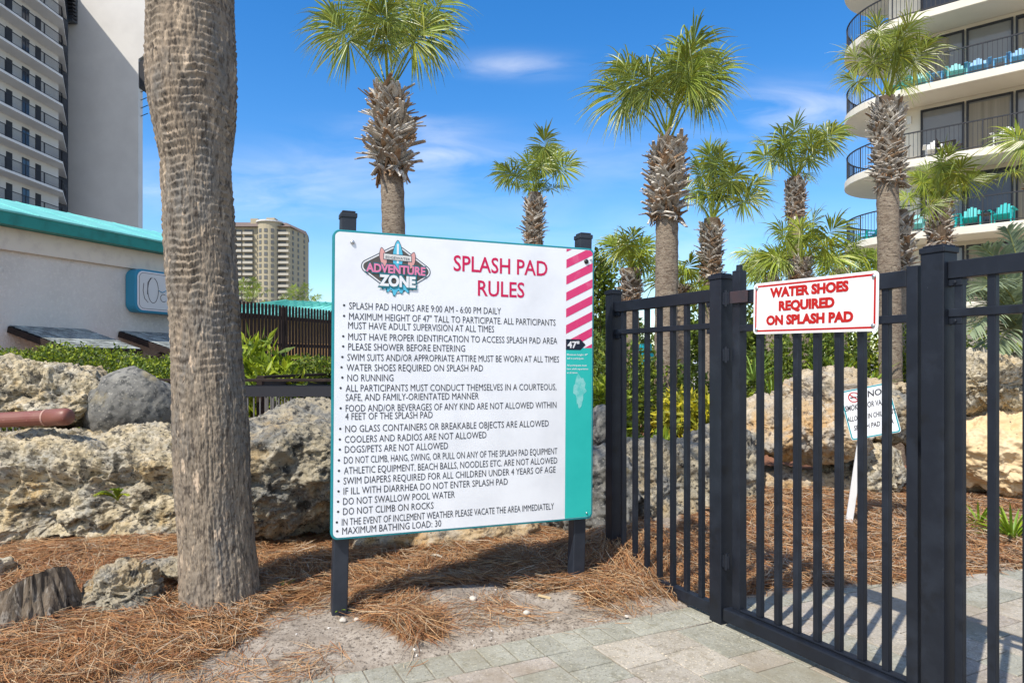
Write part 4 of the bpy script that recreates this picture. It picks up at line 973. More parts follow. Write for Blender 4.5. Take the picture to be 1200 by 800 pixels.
far_palm('dark far palm beside the corner of the curved hotel', 24, 1012, 330, 123, 24)
far_palm('far palm peeping over the brown picket fence', 60, 352, 356, 124, 10)
far_palm('yellow green far palm beside the big palm trunk', 60, 292, 350, 125, 11)

def big_trunk():
    Y = 3.85; k = Y/F
    prof = [(760, 209, 312), (705, 212, 306), (675, 211.5, 302.5), (640, 211, 298.5), (600, 210, 294), (550, 207.5, 291.5), (500, 205.5, 290.5), (450, 203.5, 286.5), (400, 201.5, 282.5), (350, 199, 278.5), (300, 196, 275), (250, 193.5, 272.5), (215, 192, 270), (192, 192, 269), (170, 187, 270.5), (140, 180.5, 273), (110, 176.5, 274.5), (84, 174.5, 275), (50, 175, 273.5), (0, 175.5, 271.5), (-60, 175, 269), (-200, 172, 262), (-600, 160, 240)]
    ys = np.array([q[0] for q in prof])[::-1]; cs = np.array([(q[1]+q[2])/2 for q in prof])[::-1]; ws = np.array([(q[2]-q[1])/2 for q in prof])[::-1]
    t = thing('palm_tree', 'massive bare palm trunk in the left foreground', 'palm tree', (PX(258, Y), Y, gz(PX(258, Y), Y)), PG)
    n = 300; rows = 1250; yy = np.linspace(755, -560, rows)
    cx = np.interp(yy, ys, cs); hw = np.interp(yy, ys, ws)
    for _ in range(3):
        pass
    zz = EYE-(yy-425)*k
    Z, A = np.meshgrid(zz, np.linspace(0, 2*math.pi, n, endpoint=False), indexing='ij')
    rad = np.repeat((hw*k*.985)[:, None], n, 1); ccx = np.repeat(((cx-600)*k)[:, None], n, 1)
    ux, uy = np.cos(A), np.sin(A)
    low = 1-sstep((Z-.75)/1.15)                                  # fissured low down, ringed higher up
    N3 = lambda a_, b_, c_: perlin(np.stack([ux*a_, uy*a_, Z*b_+c_], 2).reshape(-1, 3)).reshape(Z.shape)
    wob = fbm(np.stack([ux*1.3, uy*1.3, Z*1.6], 2).reshape(-1, 3), 3).reshape(Z.shape)
    f1 = perlin(np.stack([ux*10+.6*wob, uy*10, Z*1.5+wob*.4], 2).reshape(-1, 3)).reshape(Z.shape)
    f2 = N3(23, 4.5, 7); f3 = N3(30, 9, 17)
    fis = -np.clip(.20-np.abs(f1), 0, 1)*.050-np.clip(.16-np.abs(f2), 0, 1)*.040-np.clip(.14-np.abs(f3), 0, 1)*.030
    ringc = Z*23+.5*wob+.32*N3(2.2, 3, 3)+.14*N3(9, 14, 5)
    fr = ringc % 1
    ring = np.where(fr < .72, fr/.72, (1-fr)/.28)-.5
    ramp = np.clip(.55+.9*N3(2.5, 2.6, 31), 0, 1)
    chips = N3(12, 22, 0); chips2 = N3(26, 40, 9); chips3 = N3(48, 60, 2)
    disp = fis*(.30+.38*low)+ring*ramp*(.0135*(1-.90*low))*np.clip(.8+1.1*N3(2.2, 6, 44), .2, 1.5)+chips*.0036*(1-.4*low)+chips2*.0040+chips3*.0022+.010*wob
    r = rad+disp-.002
    v = np.stack([ccx+r*ux, Y+r*uy, Z], 2).reshape(-1, 3)
    i = np.arange(rows*n).reshape(rows, n); j = np.roll(i, -1, 1)
    f = np.stack([i[:-1].ravel(), j[:-1].ravel(), j[1:].ravel(), i[1:].ravel()], 1)
    mb = MB(); mb.add(v, f.tolist()); mb.build('trunk', m_trunk, t, smooth=True)
    mb = MB(); g = np.random.default_rng(77); top = np.array((ccx[-1, 0], Y, zz[-1]))
    for q in range(16):
        a = q*2.4; e = g.uniform(-.1, 1.0); h = top+np.array((math.cos(a)*math.cos(e), math.sin(a)*math.cos(e), math.sin(e)))*.9
        fan(mb, top, h, .8, g, (0, 0, 1), 30, .35, seg=5)
    mb.build('crown', m_frond, t)
    mb = MB(); boots(mb, top-np.array((0, 0, .9)), top, .17, .38, 90, g, .9); mb.build('leaf_bases', m_boot, t)
big_trunk()

# pinnate fronds reaching in at the right
def pinnate(mb, root, tip, arch, ln, g, n=46, col=(1, 1, 1), w=.011):
    root = np.array(root, float); tip = np.array(tip, float); T = np.linspace(0, 1, 18)
    R_ = np.array([root+(tip-root)*t+np.array((0, 0, arch*4*t*(1-t))) for t in T])
    mb.tube(list(R_), list(np.linspace(.014, .004, 18)*w/.011), 5, col=np.array((1.2, 1.1, .8)))
    for k in range(n):
        t = .14+.86*k/n; i = min(16, int(t*17)); p = R_[i]+(R_[i+1]-R_[i])*(t*17-i); d = R_[i+1]-R_[i]; d /= np.linalg.norm(d)
        sdv = np.cross(d, (0, 0, 1)); sdv /= np.linalg.norm(sdv)+1e-9; up = np.cross(sdv, d)
        for s in (-1, 1):
            dd = d*.75+sdv*s*.75+up*.35*g.uniform(.3, 1.3)+g.normal(0, .06, 3); dd /= np.linalg.norm(dd)
            l = ln*(math.sin(math.pi*min(.97, .18+.78*t))**.7)*g.uniform(.85, 1.1); v = []
            sv = np.cross(dd, up); sv /= np.linalg.norm(sv)+1e-9
            for q in (0, .3, .6, .85, 1):
                c = p+dd*l*q; c = c+np.array((0, 0, -l*.35*q*q)); ww = w*(.5+.5*min(1, q*4))*(1-q**3)+.001; v += [c-sv*ww, c+sv*ww]
            mb.add(v, [(2*a, 2*a+1, 2*a+3, 2*a+2) for a in range(4)], np.array(col)*g.uniform(.75, 1.2))
def pindo():
    g = np.random.default_rng(31); base = (5.75, 7.6, .2)
    t = thing('feather_palm', 'grey green feather palm arching in from the right behind the fence', 'palm tree', base)
    mb = MB(); trunk_simple(mb, base, (5.8, 7.6, 1.5), .2, .18, g=g, rows=24); mb.build('trunk', m_trunk2, t, smooth=True)
    mb = MB(); h = np.array((5.8, 7.6, 1.5))
    for px, py, Y, ar in ((1128, 350, 7.2, .55), (1118, 312, 7.5, .5), (1135, 392, 7.0, .6), (1150, 290, 7.6, .45), (1165, 415, 7.0, .5), (1150, 340, 6.8, .6), (1180, 268, 7.6, .4), (1240, 260, 7.5, .3), (1290, 300, 7.5, .4), (1330, 360, 7.7, .5), (1145, 372, 7.8, .5), (1280, 330, 7, .5)):
        pinnate(mb, h, P(px, py, Y), ar*.55, .50, g, 50, (1.05, 1.15, 1.5))
    mb.build('crown', M('grey green frond', (.26, .29, .13), .5, spec=.4, tint=True, transl=.25), t)
pindo()

# ------------------------------------------------------------------ shrubs, hedges, clumps
def leaves(mb, pts, nrm, size, g, cols, long=1.7):
    n = len(pts); d = g.normal(size=(n, 3))+nrm*.5+np.array((0, 0, .25)); d /= np.linalg.norm(d, axis=1)[:, None]
    s = np.cross(d, g.normal(size=(n, 3))); s /= np.linalg.norm(s, axis=1)[:, None]; u = np.cross(s, d)
    sz = size*g.uniform(.65, 1.3, n)[:, None]
    a = pts; b = pts+d*sz*long*.5+s*sz*.42+u*sz*.12; c = pts+d*sz*long; e = pts+d*sz*long*.5-s*sz*.42+u*sz*.12
    v = np.stack([a, b, c, e], 1).reshape(-1, 3); col = np.array(cols)[g.integers(0, len(cols), n)]*g.uniform(.7, 1.25, n)[:, None]
    k = np.arange(n)*4; f = np.concatenate([np.stack([k, k+1, k+2], 1), np.stack([k, k+2, k+3], 1)])
    mb.add(v, f.tolist(), np.repeat(col, 4, 0))
GRN = [(1, 1, 1), (1.2, 1.15, .9), (.75, .85, .8), (1.7, 1.6, .8), (.55, .7, .7)]
def shrub(name, label, cat, lumps, n, size, seed, cols=GRN, mat=None, stems=True, group=None, long=1.7, boxy=0):
    """lumps: (x, y, z, rx, ry, rz) leafy masses"""
    g = np.random.default_rng(seed); L = np.array(lumps, float)
    zb = min(l[2]-l[5] for l in lumps); base = (L[:, 0].mean(), L[:, 1].mean(), max(0, zb))
    t = thing(name, label, cat, base, group)
    vol = (L[:, 3]*L[:, 4]+L[:, 3]*L[:, 5]+L[:, 4]*L[:, 5]); pick = g.choice(len(L), n, p=vol/vol.sum())
    q = g.normal(size=(n, 3)); q /= np.linalg.norm(q, axis=1)[:, None]
    if boxy: q /= ((np.abs(q)**boxy).sum(1)**(1/boxy))[:, None]
    bump = 1+(.22 if not boxy else .12)*perlin(q*2.2+L[pick, :3]*1.3)+.12*perlin(q*5+L[pick, :3]*2)
    rr = (1-.55*g.random(n)**2.2)*bump
    p = L[pick, :3]+q*L[pick, 3:]*rr[:, None]
    p[:, 2] = np.maximum(p[:, 2], zb+.02)
    mb = MB(); leaves(mb, p, q, size, g, cols, long); mb.build('foliage', mat or m_leaf, t)
    if stems:
        mb = MB()
        for l in lumps:
            for _ in range(5):
                a = g.normal(size=3); a[2] = abs(a[2]); a /= np.linalg.norm(a)
                mb.tube([(l[0]+g.normal(0, .05), l[1]+g.normal(0, .05), base[2]-.05), (l[0]+a[0]*l[3]*.4, l[1]+a[1]*l[4]*.4, l[2]-l[5]*.1), tuple(np.array(l[:3])+a*np.array(l[3:])*.8)], [.016, .011, .004], 5)
        mb.build('stems', M('twig', (.12, .09, .06), .9), t)
    return t
def row(x0, y0, x1, y1, z, rx, rz, n, g): return [(x0+(x1-x0)*(i+.5)/n+g.normal(0, .04), y0+(y1-y0)*(i+.5)/n+g.normal(0, .08), z+g.normal(0, rz*.07), rx*g.uniform(.9, 1.15), .38*g.uniform(.9, 1.2), rz*g.uniform(.92, 1.1)) for i in range(n)]
gg = np.random.default_rng(55)
shrub('clipped_hedge', 'long clipped green hedge in front of the white stucco wall', 'hedge', row(-8.6, 9.4, -4.2, 9.4, .84, .40, .64, 12, gg), 46000, .032, 201, [(1.2, 1.2, .9), (1.6, 1.5, .9), (.8, .95, .8), (2.5, 2.2, .8), (.5, .65, .65)], boxy=4)
shrub('shrub', 'bright yellow green leafy shrub right of the big palm trunk', 'shrub', [(-3.7, 9.8, 1.05, .5, .45, .62), (-3.35, 9.6, .85, .45, .4, .48), (-4.1, 9.8, .9, .4, .4, .6)], 2600, .07, 202, [(2.2, 2.0, .8), (1.6, 1.6, .9), (2.6, 2.3, .9), (1, 1.1, .9)], long=3.2)
shrub('clipped_hedge', 'small clipped hedge in front of the brown picket fence', 'hedge', row(-3.7, 10.9, -2.2, 10.9, .92, .40, .50, 4, gg), 14000, .034, 203, boxy=4)
shrub('hedge', 'dark green hedge between the rules sign and the slim fence post', 'hedge', [(1.55, 9.6, 1.0, .5, .45, .75), (2.15, 10.4, .9, .45, .4, .6), (1.2, 10.2, 1.1, .4, .45, .8)], 5200, .05, 204, [(1, 1, 1), (.75, .85, .8), (1.5, 1.35, .7), (.5, .6, .6)])
shrub('shrub', 'yellow green ground shrub between the rules sign and the slim fence post', 'shrub', [(1.10, 8.0, .80, .26, .25, .36), (1.15, 7.4, .38, .28, .25, .18)], 1300, .05, 205, [(2.4, 2.1, .7), (1.8, 1.7, .8), (1.2, 1.2, .8)], long=3)
shrub('hedge', 'green hedge seen through the short fence panel', 'hedge', row(2.3, 13.2, 4.6, 13.2, .65, .5, .62, 6, gg), 6000, .055, 206, [(.8, .85, .8), (1.1, 1.05, .8), (.55, .65, .65)])
shrub('shrub', 'vivid yellow shrub seen through the short fence panel', 'shrub', [(2.25, 9.2, .62, .30, .28, .38), (2.55, 9.0, .60, .26, .28, .34)], 1700, .055, 207, [(1, 1, 1), (1.3, 1.2, .6), (.7, .8, .8)], mat=m_leafy, long=2.6)
shrub('shrub', 'low green groundcover clump behind the short fence panel', 'shrub', [(1.62, 8.1, .30, .42, .25, .22), (1.2, 8.0, .28, .3, .25, .2)], 1000, .05, 208, [(1.8, 1.7, .8), (1.2, 1.3, .9)], long=3)
shrub('hedge', 'tall green hedge behind the left half of the gate', 'hedge', row(3.55, 10.2, 5.0, 10.2, .95, .48, .85, 5, gg), 8500, .045, 209, [(1, 1, 1), (1.5, 1.4, .8), (.7, .8, .75), (.5, .6, .6)])
shrub('hedge', 'yellow flecked green hedge behind the right half of the gate', 'hedge', row(4.9, 10.0, 7.2, 9.8, .98, .5, .88, 6, gg), 9500, .045, 210, [(1, 1, 1), (2.3, 1.9, .6), (.7, .8, .75), (1.4, 1.3, .8), (.5, .6, .6)])
shrub('tree_crown_shrub', 'tall bushy green tree rising just right of the rules sign', 'tree', [(2.85, 22, 3.2, .8, .8, 1.7), (2.6, 22, 4.1, .6, .6, .8), (3.3, 22.5, 2.4, .9, .8, 1.2)], 4200, .11, 211, [(.9, .95, .8), (1.2, 1.1, .7), (.6, .7, .6)])
for i, (x, y, z, s, lab) in enumerate(((7.4, 26, 2.6, 1.6, 'dark round tree low behind the notice, left one'), (9.8, 27, 2.4, 1.5, 'dark round tree low behind the notice, middle one'), (12.2, 28, 2.6, 1.7, 'dark round tree beside the base of the curved hotel'), (4.6, 30, 2.0, 1.5, 'dark round tree far behind the short fence panel'))):
    shrub('round_tree', lab, 'tree', [(x, y, z, s, 1.2, s*.95), (x+s*.6, y+.4, z-.6, s*.8, 1.1, s*.7), (x-s*.6, y, z-.7, s*.8, 1, s*.7)], 3600, .15, 220+i, [(.8, .85, .8), (1.1, 1.1, .8), (.5, .6, .6)], group='trees beyond the fence')
def clump(name, label, cat, c, n, ln, w, seed, cols, spread=.9, group=None, mat=None):
    g = np.random.default_rng(seed); c = np.array(c, float); mb = MB()
    for i in range(n):
        a = g.uniform(0, 2*math.pi); e = g.uniform(.35, 1.45); l = ln*g.uniform(.65, 1.1); d = np.array((math.cos(a)*math.cos(e)*spread, math.sin(a)*math.cos(e)*spread, math.sin(e))); sdv = np.array((-math.sin(a), math.cos(a), 0)); v = []
        b = c+np.array((math.cos(a), math.sin(a), 0))*g.uniform(0, ln*.12)
        for t in (0, .25, .5, .75, 1):
            p = b+d*l*t+np.array((math.cos(a)*.25, math.sin(a)*.25, -.42*math.cos(e)))*l*t*t; ww = w*(.6+.9*t)*(1-t**2.2)+.0008; v += [p-sdv*ww, p+np.array((0, 0, -ww*.4)), p+sdv*ww]
        f = []
        for k in range(4): f += [(3*k, 3*k+1, 3*k+4, 3*k+3), (3*k+1, 3*k+2, 3*k+5, 3*k+4)]
        mb.add(v, f, np.array(cols[g.integers(0, len(cols))])*g.uniform(.8, 1.2))
    return tag(mb.build(name, mat or m_leaf, base=tuple(c)), label, cat, group)
LIR = [(1.5, 1.7, .7), (1.1, 1.4, .8), (2.0, 2.0, .8)]
x = PX(1186, 5.3); clump('strap_leaf_plant', 'bright green strap leaf plant at the right edge on the straw', 'plant', (x, 5.3, gz(x, 5.3)), 44, .36, .012, 301, LIR, group='strap leaf plants behind the fence')
x = PX(1147, 5.6); clump('strap_leaf_plant', 'thin green strap leaf plant just right of the latch post', 'plant', (x, 5.6, gz(x, 5.6)), 16, .26, .010, 302, LIR, group='strap leaf plants behind the fence')
for i, (px, py, Y, lab) in enumerate(((962, 452, 8.9, 'spiky yellow green plant above the rock behind the gate, left one'), (985, 450, 9.0, 'spiky yellow green plant above the rock behind the gate, middle one'), (1020, 452, 9.0, 'spiky yellow green plant above the rock behind the gate, right one'), (905, 470, 8.6, 'arching green plant beside the rock behind the gate'))):
    p = P(px, py, Y); clump('spiky_plant', lab, 'plant', (p.x, p.y, p.z), 34, .48, .014, 310+i, [(2.2, 2.1, .7), (1.5, 1.6, .8), (1, 1.2, .9)], group='spiky plants behind the gate')
p = P(884, 446, 8.4); clump('yucca', 'grey green spiky yucca rosette behind the hinge side of the gate', 'plant', (p.x, p.y, p.z), 60, .42, .009, 320, [(1.4, 1.6, 1.9), (1.1, 1.3, 1.5)], 1.0)
for i, (px, py, lab) in enumerate(((397, 722, 'tiny green shoot at the foot of the left sign post'), (236, 702, 'tiny green shoots at the foot of the big palm trunk'), (332, 700, 'tiny green sprig in the straw right of the palm trunk'))):
    Y = F*EYE/(py-425)-.07; x = PX(px, Y); clump('grass_tuft', lab, 'grass', (x, Y, gz(x, Y)+.01), 6, .085, .0035, 330+i, [(2.0, 2.2, .5)], group='green shoots in the bed')
def fern():
    g = np.random.default_rng(9); c = np.array(P(138, 586, 4.84)); mb = MB()
    for i in range(9):
        a = g.uniform(-.3, math.pi+.3); tip = c+np.array((math.cos(a)*.13, -.06+g.normal(0, .02), .02+.07*math.sin(a))); pinnate(mb, c, tip, .03, .035, g, 16, (1.5, 1.6, .8) if i < 6 else (2.6, 2.2, .6), .004)
    tag(mb.build('fern', m_leaf, base=tuple(c)), 'small fern growing from a hollow in the limestone ledge', 'plant')
fern()
# ------------------------------------------------------------------ low white building
WD = Vector((.352, .936, 0)).normalized(); WN = Vector((WD.y, -WD.x, 0)); W0 = Vector((-10.05, 13.4, 0))
def WP(t, z, off=0): p = W0+WD*t+WN*off; return Vector((p.x, p.y, z))
def low_building():
    t = thing('low_building', 'low white stucco building with a turquoise metal roof edge', 'building', WP(-3, 0))
    e = 5.3
    mb = MB(); mb.obox(WP(-12, -.1, -12), WD*(12+e), WN*12, (0, 0, 4.0)); mb.build('wall', m_stucco, t)
    mb = MB(); mb.obox(WP(-12, 3.62, .003), WD*(12+e), WN*.09, (0, 0, .452)); mb.build('cornice', m_trimw, t, bevel=.01)
    mb = MB(); mb.prism([(.0, 4.075), (.37, 4.075), (.40, 4.30), (.0, 4.30)], WP(-12, 0), WN, Vector((0, 0, 1)), WD, 12+e+.3); mb.build('fascia', m_fascia, t)
    mb = MB(); mb.prism([(.42, 4.303), (.42, 4.340), (-2.2, 5.13), (-2.2, 4.303)], WP(-12, 0), WN, Vector((0, 0, 1)), WD, 12+e+.35); roof = mb.build('roof', m_tealroof, t)
    mb = MB()
    k = -12
    while k < e+.3:
        mb.beam(WP(k, 4.346, .415), WP(k, 5.136, -2.2), .016, .012); k += 1.25
    mb.build('seam_ribs', m_tealroof, roof)
    for i, t0 in enumerate((.16, 2.62)):
        aw = thing('awning', ['grey shingled lean to awning nearer the left edge', 'grey shingled lean to awning beside the big palm trunk'][i], 'awning', WP(t0+.8, 1.2, .8), 'shingled awnings on the white wall')
        w = 1.62; p = 1.64; zt, zb = 2.14, 1.69
        mb = MB(); g = random.Random(8+i)
        rows_, cols_ = 9, 11
        for a in range(rows_):
            s0 = a/rows_; s1 = (a+1)/rows_
            for b in range(cols_):
                c0 = b/cols_; q = lambda s, c, dz: WP(t0+w*c, zt+(zb-zt)*s+dz, .01+p*s)
                mb.add([q(s0, c0, .006), q(s0, c0+1/cols_, .006), q(s1, c0+1/cols_, .016), q(s1, c0, .016), q(s1, c0, .0), q(s1, c0+1/cols_, .0)], [(0, 3, 2, 1), (3, 4, 5, 2)], tuple(np.array((1, 1, 1))*g.uniform(.65, 1.5)))
        mb.build('shingles', m_shingle, aw)
        mb = MB(); q = [WP(t0, zt-.012, .01), WP(t0+w, zt-.012, .01), WP(t0+w, zb-.012, p), WP(t0, zb-.012, p)]
        mb.add(q+[a-Vector((0, 0, .03)) for a in q], [(0, 3, 2, 1), (4, 5, 6, 7), (0, 1, 5, 4), (1, 2, 6, 5), (2, 3, 7, 6), (3, 0, 4, 7)]); mb.build('deck', m_brownwood, aw)
        for tt in (t0-.03, t0+w-.03):
            mb = MB(); mb.beam(WP(tt+.02, zt-.08, .02), WP(tt+.02, zb-.07, p+.01), .05, .12); mb.build('side_board', m_brownwood, aw)
        mb = MB(); mb.beam(WP(t0-.05, zb-.07, p+.02), WP(t0+w+.03, zb-.07, p+.02), .04, .11); mb.build('front_board', m_brownwood, aw)
        for tt in (t0+.05, t0+w-.08):
            mb = MB(); mb.beam(WP(tt, 1.0, .03), WP(tt, zt-.08, .03), .08, .06); mb.build('post', m_brownwood, aw)
            mb = MB(); mb.beam(WP(tt, 1.15, .05), WP(tt, zb-.06, p*.8), .06, .08); mb.build('brace', m_brownwood, aw)
    # wall sign
    c = WP(4.0, 3.10, .02); sg = thing('wall_sign', 'rounded blue edged wall sign with script lettering, half hidden by the palm trunk', 'sign', WP(4.0, 2.6, .1))
    Z = Vector((0, 0, 1))
    mb = MB(); mb.prism(rrect(2.45, 1.02, .2, 8), c, WD, Z, WN, .30); box = mb.build('box', m_blue, sg, bevel=.01)
    mb = MB(); mb.prism(rrect(2.33, .92, .16, 8), c+WN*.302, WD, Z, WN, .012); mb.build('face_rim', m_white_ink, sg)
    mb = MB(); mb.flat(rrect(2.22, .82, .12, 8), c+WN*.316, WD, Z); mb.build('face', m_signface, sg)
    mb = MB(); ring2(mb, rrect(2.25, .85, .13, 8), rrect(2.23, .83, .12, 8), c+WN*.3165, WD, Z); mb.build('face_line', m_ink, sg)
    mb = MB(); f = c+WN*.320
    def stroke(pts, r_): 
        mb.tube([f+WD*x+Z*y for x, y in pts], r_, 5)
    O = [(-.74+.15*math.cos(a), .03+.30*math.sin(a)) for a in np.linspace(R(100), R(440), 26)]
    stroke([(-1.0, .18), (-1.02, .0), (-.98, -.18), (-.88, -.27)], .006); stroke(O, .006); stroke([(-.90, -.08), (-.89, .2), (-.80, .33)], .0055)
    stroke([(-.44+.09*math.cos(a), -.13+.09*math.sin(a)) for a in np.linspace(R(50), R(310), 14)], .006)
    stroke([(-.30, -.14), (-.14, -.10), (-.16, -.04), (-.23, -.03), (-.27, -.12), (-.22, -.21), (-.11, -.20)], .006)
    mb.build('script_lettering', m_ink, sg)
    mb = MB(); mb.tube([f+WD*x+Z*y for x, y in [(-.58, .04), (-.48, .0), (-.36, .06), (-.22, .11), (-.06, .07), (.08, .02)]], .010, 5); mb.build('blue_wave', m_blue, sg)
low_building()

# guard rail behind the rocks
def guard_rail(label, a, b, zt, n, grp):
    a = Vector(a); b = Vector(b); t = thing('guard_rail', label, 'railing', a, grp); d = (b-a).normalized(); nn = Vector((d.y, -d.x, 0))
    A = lambda s, z: a+(b-a)*s+Vector((0, 0, z))
    mb = MB(); mb.beam(A(0, zt), A(1, zt), .10, .035); mb.build('cap_rail', m_brownwood, t, bevel=.004)
    mb = MB(); mb.beam(A(0, zt-.13), A(1, zt-.13), .035, .14); mb.build('band_board', m_hotel_rail, t)
    mb = MB(); mb.beam(A(0, .15), A(1, .15), .035, .06); mb.build('bottom_rail', m_hotel_rail, t)
    mb = MB()
    for i in range(n): mb.beam(A((i+.5)/n, .18), A((i+.5)/n, zt-.2), .014, .014, up=tuple(nn))
    mb.build('balusters', M('grey baluster', (.16, .155, .15), .5), t)
    for s in (0, .5, 1):
        mb = MB(); mb.beam(A(s, 0), A(s, zt-.02), .07, .07, up=tuple(nn)); mb.build('post', m_brownwood, t)
GRG = 'dark guard rails behind the rocks'
guard_rail('dark guard rail behind the limestone ledge and the big palm trunk', (-6.4, 8.3, 0), (-1.9, 8.3, 0), 1.19, 60, GRG)
guard_rail('dark guard rail running away behind the left edge of the rules sign', (-3.15, 8.55, 0), (-2.9, 11.0, 0), 1.22, 30, GRG)

# brown picket fence and teal roofed pavilion behind it
def brown_fence():
    a = Vector((-6.62, 15.9, 0)); d = Vector((.42, .906, 0)).normalized(); n = Vector((d.y, -d.x, 0)); L_ = 7.6
    t = thing('picket_fence', 'tall dark brown picket fence left of the rules sign', 'fence', a)
    A = lambda s, z, o=0: a+d*s+n*o+Vector((0, 0, z))
    for z in (1.15, 1.85, 2.55):
        mb = MB(); mb.beam(A(0, z, -.04), A(L_, z, -.04), .04, .09); mb.build('rail', m_brownwood, t)
    s = 0.; i = 0; 
    while s < L_:
        mb = MB(); w = .075
        mb.prism([(-w/2, .3), (w/2, .3), (w/2, 2.82), (w*.3, 2.87), (-w*.3, 2.87), (-w/2, 2.82)], A(s, 0, 0), d, Vector((0, 0, 1)), n, .022); mb.build('picket', m_brownwood, t)
        s += .118; i += 1
    for s in (0, 1.9, 3.8, 5.7, 7.6):
        mb = MB(); mb.beam(A(s, 0, -.1), A(s, 2.84, -.1), .12, .12, up=tuple(n)); mb.build('post', m_brownwood, t)
brown_fence()
def pavilion():
    b = Vector((-8.0, 23, 0)); t = thing('pavilion', 'tan walled pavilion with a turquoise roof behind the brown picket fence', 'building', b)
    mb = MB(); mb.obox((-10.5, 23, 0), (8.2, 1.5, 0), (-1, 6, 0), (0, 0, 2.9)); mb.build('wall', m_tan, t)
    p = [Vector(q) for q in ((-10.9, 22.5, 3.15), (-1.9, 24.2, 2.82), (-3.1, 29.6, 2.9), (-12.0, 29.2, 3.15), (-8.0, 24.2, 3.62), (-5.0, 26.0, 3.62))]
    mb = MB(); mb.add(p+[q-Vector((0, 0, .12)) for q in p[:4]], [(0, 1, 5, 4), (1, 2, 5), (2, 3, 4, 5), (3, 0, 4), (0, 6, 7, 1), (1, 7, 8, 2), (2, 8, 9, 3), (3, 9, 6, 0), (6, 9, 8, 7)]); roof = mb.build('roof', m_tealroof, t)
    mb = MB()
    for s in np.linspace(.06, .97, 18):
        e = p[0]+(p[1]-p[0])*s; r_ = p[4]+(p[5]-p[4])*min(1, max(0, (s-.1)/.7)); mb.beam(e+Vector((0, 0, .012)), r_+Vector((0, 0, .012)), .03, .02)
    mb.build('seam_ribs', m_tealroof, roof)
pavilion()

# ------------------------------------------------------------------ tall hotel on the left
def left_hotel():
    fl = 2.9; Xf = -45.4; Xw = -46.9; Y0 = 46.0; Y1 = 69.0
    t = thing('hotel_tower', 'tall white hotel with stacked dark railed balconies on the left', 'building', (-50, 62, 0))
    mb = MB(); mb.obox((-62, Y0, 0), (62+Xw, 0, 0), (0, Y1+1.6-Y0, 0), (0, 0, 43.0)); mb.build('wall', m_hotel, t)
    mb = MB(); mb.obox((Xw-4, Y1+1.603, 0), (2.2, 0, 0), (0, 4.3, 0), (0, 0, 42)); mb.obox((-53, 75.35, 0), (3.6, 0, 0), (0, .6, 0), (0, 0, 42)); mb.build('dark_gap_boxes', m_glass, t)  # dark boxes stand in for the shade of the gap beside the end wall
    # blank end wall, flaring near the top where a slab sticks out
    mb = MB(); mb.prism([(-57, 0), (-41.6, 0), (-41.6, 35.2), (-38.4, 37.4), (-38.9, 40), (-41.0, 46), (-57, 46)], (0, 76, 0), (1, 0, 0), (0, 0, 1), (0, 1, 0), .9); mb.build('end_wall', m_hotel, t)
    mb = MB(); mb.prism([(-41.55, 32.0), (-41.55, 34.9), (-37.5, 37.6), (-37.5, 34.5)], (0, 76.1, 0), (1, 0, 0), (0, 0, 1), (0, 1, 0), 1.6); mb.build('side_soffit', m_hotel_rail, t)
    for i in range(4):
        mb = MB(); z = 29+i*.9; mb.beam((-41.59, 76.5, z), (-40.7, 76.3, z+.25), .06, .06); mb.build('antenna', m_hotel_rail, t)
    mb = MB(); mb.prism([(-62, Y0), (Xf, Y0), (Xf, Y1), (-49.2, Y1+6.3), (-62, Y1+6.3)], (0, 0, 42.4), (1, 0, 0), (0, 1, 0), (0, 0, 1), 1.2); mb.build('roof_slab', m_hotel_slab, t)
    mb = MB()
    for i in range(9): mb.box(-48.9+.04*i, 75.3-.10*i, 39.3+.36*i, 1.5, .7, .12)
    mb.build('louvre', m_hotel_rail, t)
    mb = MB(); mb.obox((-49.6, 75.0, 39), (1.3, 0, 0), (0, .9, 0), (0, 0, 3.3)); mb.build('louvre_box', m_glass, t)
    slab = [(Xw, Y0), (Xf, Y0), (Xf, Y1), (-48.9, 75.0), (-50.6, 75.0), (-50.6, Y1+1.61), (Xw+.0, Y1+1.61)]
    for n in range(2, 14):
        z = 1.4+fl*n
        vis = n >= 4
        mb = MB(); mb.prism([(p[0]+(.002 if p[0] == Xw else 0), p[1]) for p in slab], (0, 0, z-.22), (1, 0, 0), (0, 1, 0), (0, 0, 1), .22); s_ = mb.build('balcony_slab', m_hotel_slab, t)
        path = [Vector((Xf-.08, Y0, z)), Vector((Xf-.08, Y1-.05, z)), Vector((-48.9, 74.85, z))]
        mb = MB()
        for a, b in zip(path, path[1:]):
            mb.beam(a+Vector((0, 0, 1.08)), b+Vector((0, 0, 1.08)), .06, .06); mb.beam(a+Vector((0, 0, .10)), b+Vector((0, 0, .10)), .04, .04)
            k = int((b-a).length/.13)
            for i in range(k):
                q = a+(b-a)*(i+.5)/k; mb.box(q.x, q.y, z+.6, .022, .022, 1.0)
            k = max(1, int((b-a).length/2.4))
            for i in range(k+1):
                q = a+(b-a)*i/k; mb.box(q.x, q.y, z+.55, .07, .07, 1.1)
        mb.build('railing', m_hotel_rail, t)
        if not vis: continue
        y = Y0+1.5+(0 if n % 1 == 0 else 1)
        for yy in (58.0, 61.9, 65.8):
            mb = MB(); mb.box(Xw+.03, yy, z+1.28, .06, .95, 2.0); w = mb.build('window', m_glass, t)
            mb = MB(); mb.box(Xw+.05, yy, z+1.28, .06, .05, 2.0); mb.build('mullion', m_hotel_rail, w)
            mb = MB(); mb.box(Xw+.02, yy+1.75, z+1.1, .06, .75, 2.2); mb.build('door', m_hotel_rail, t)
left_hotel()

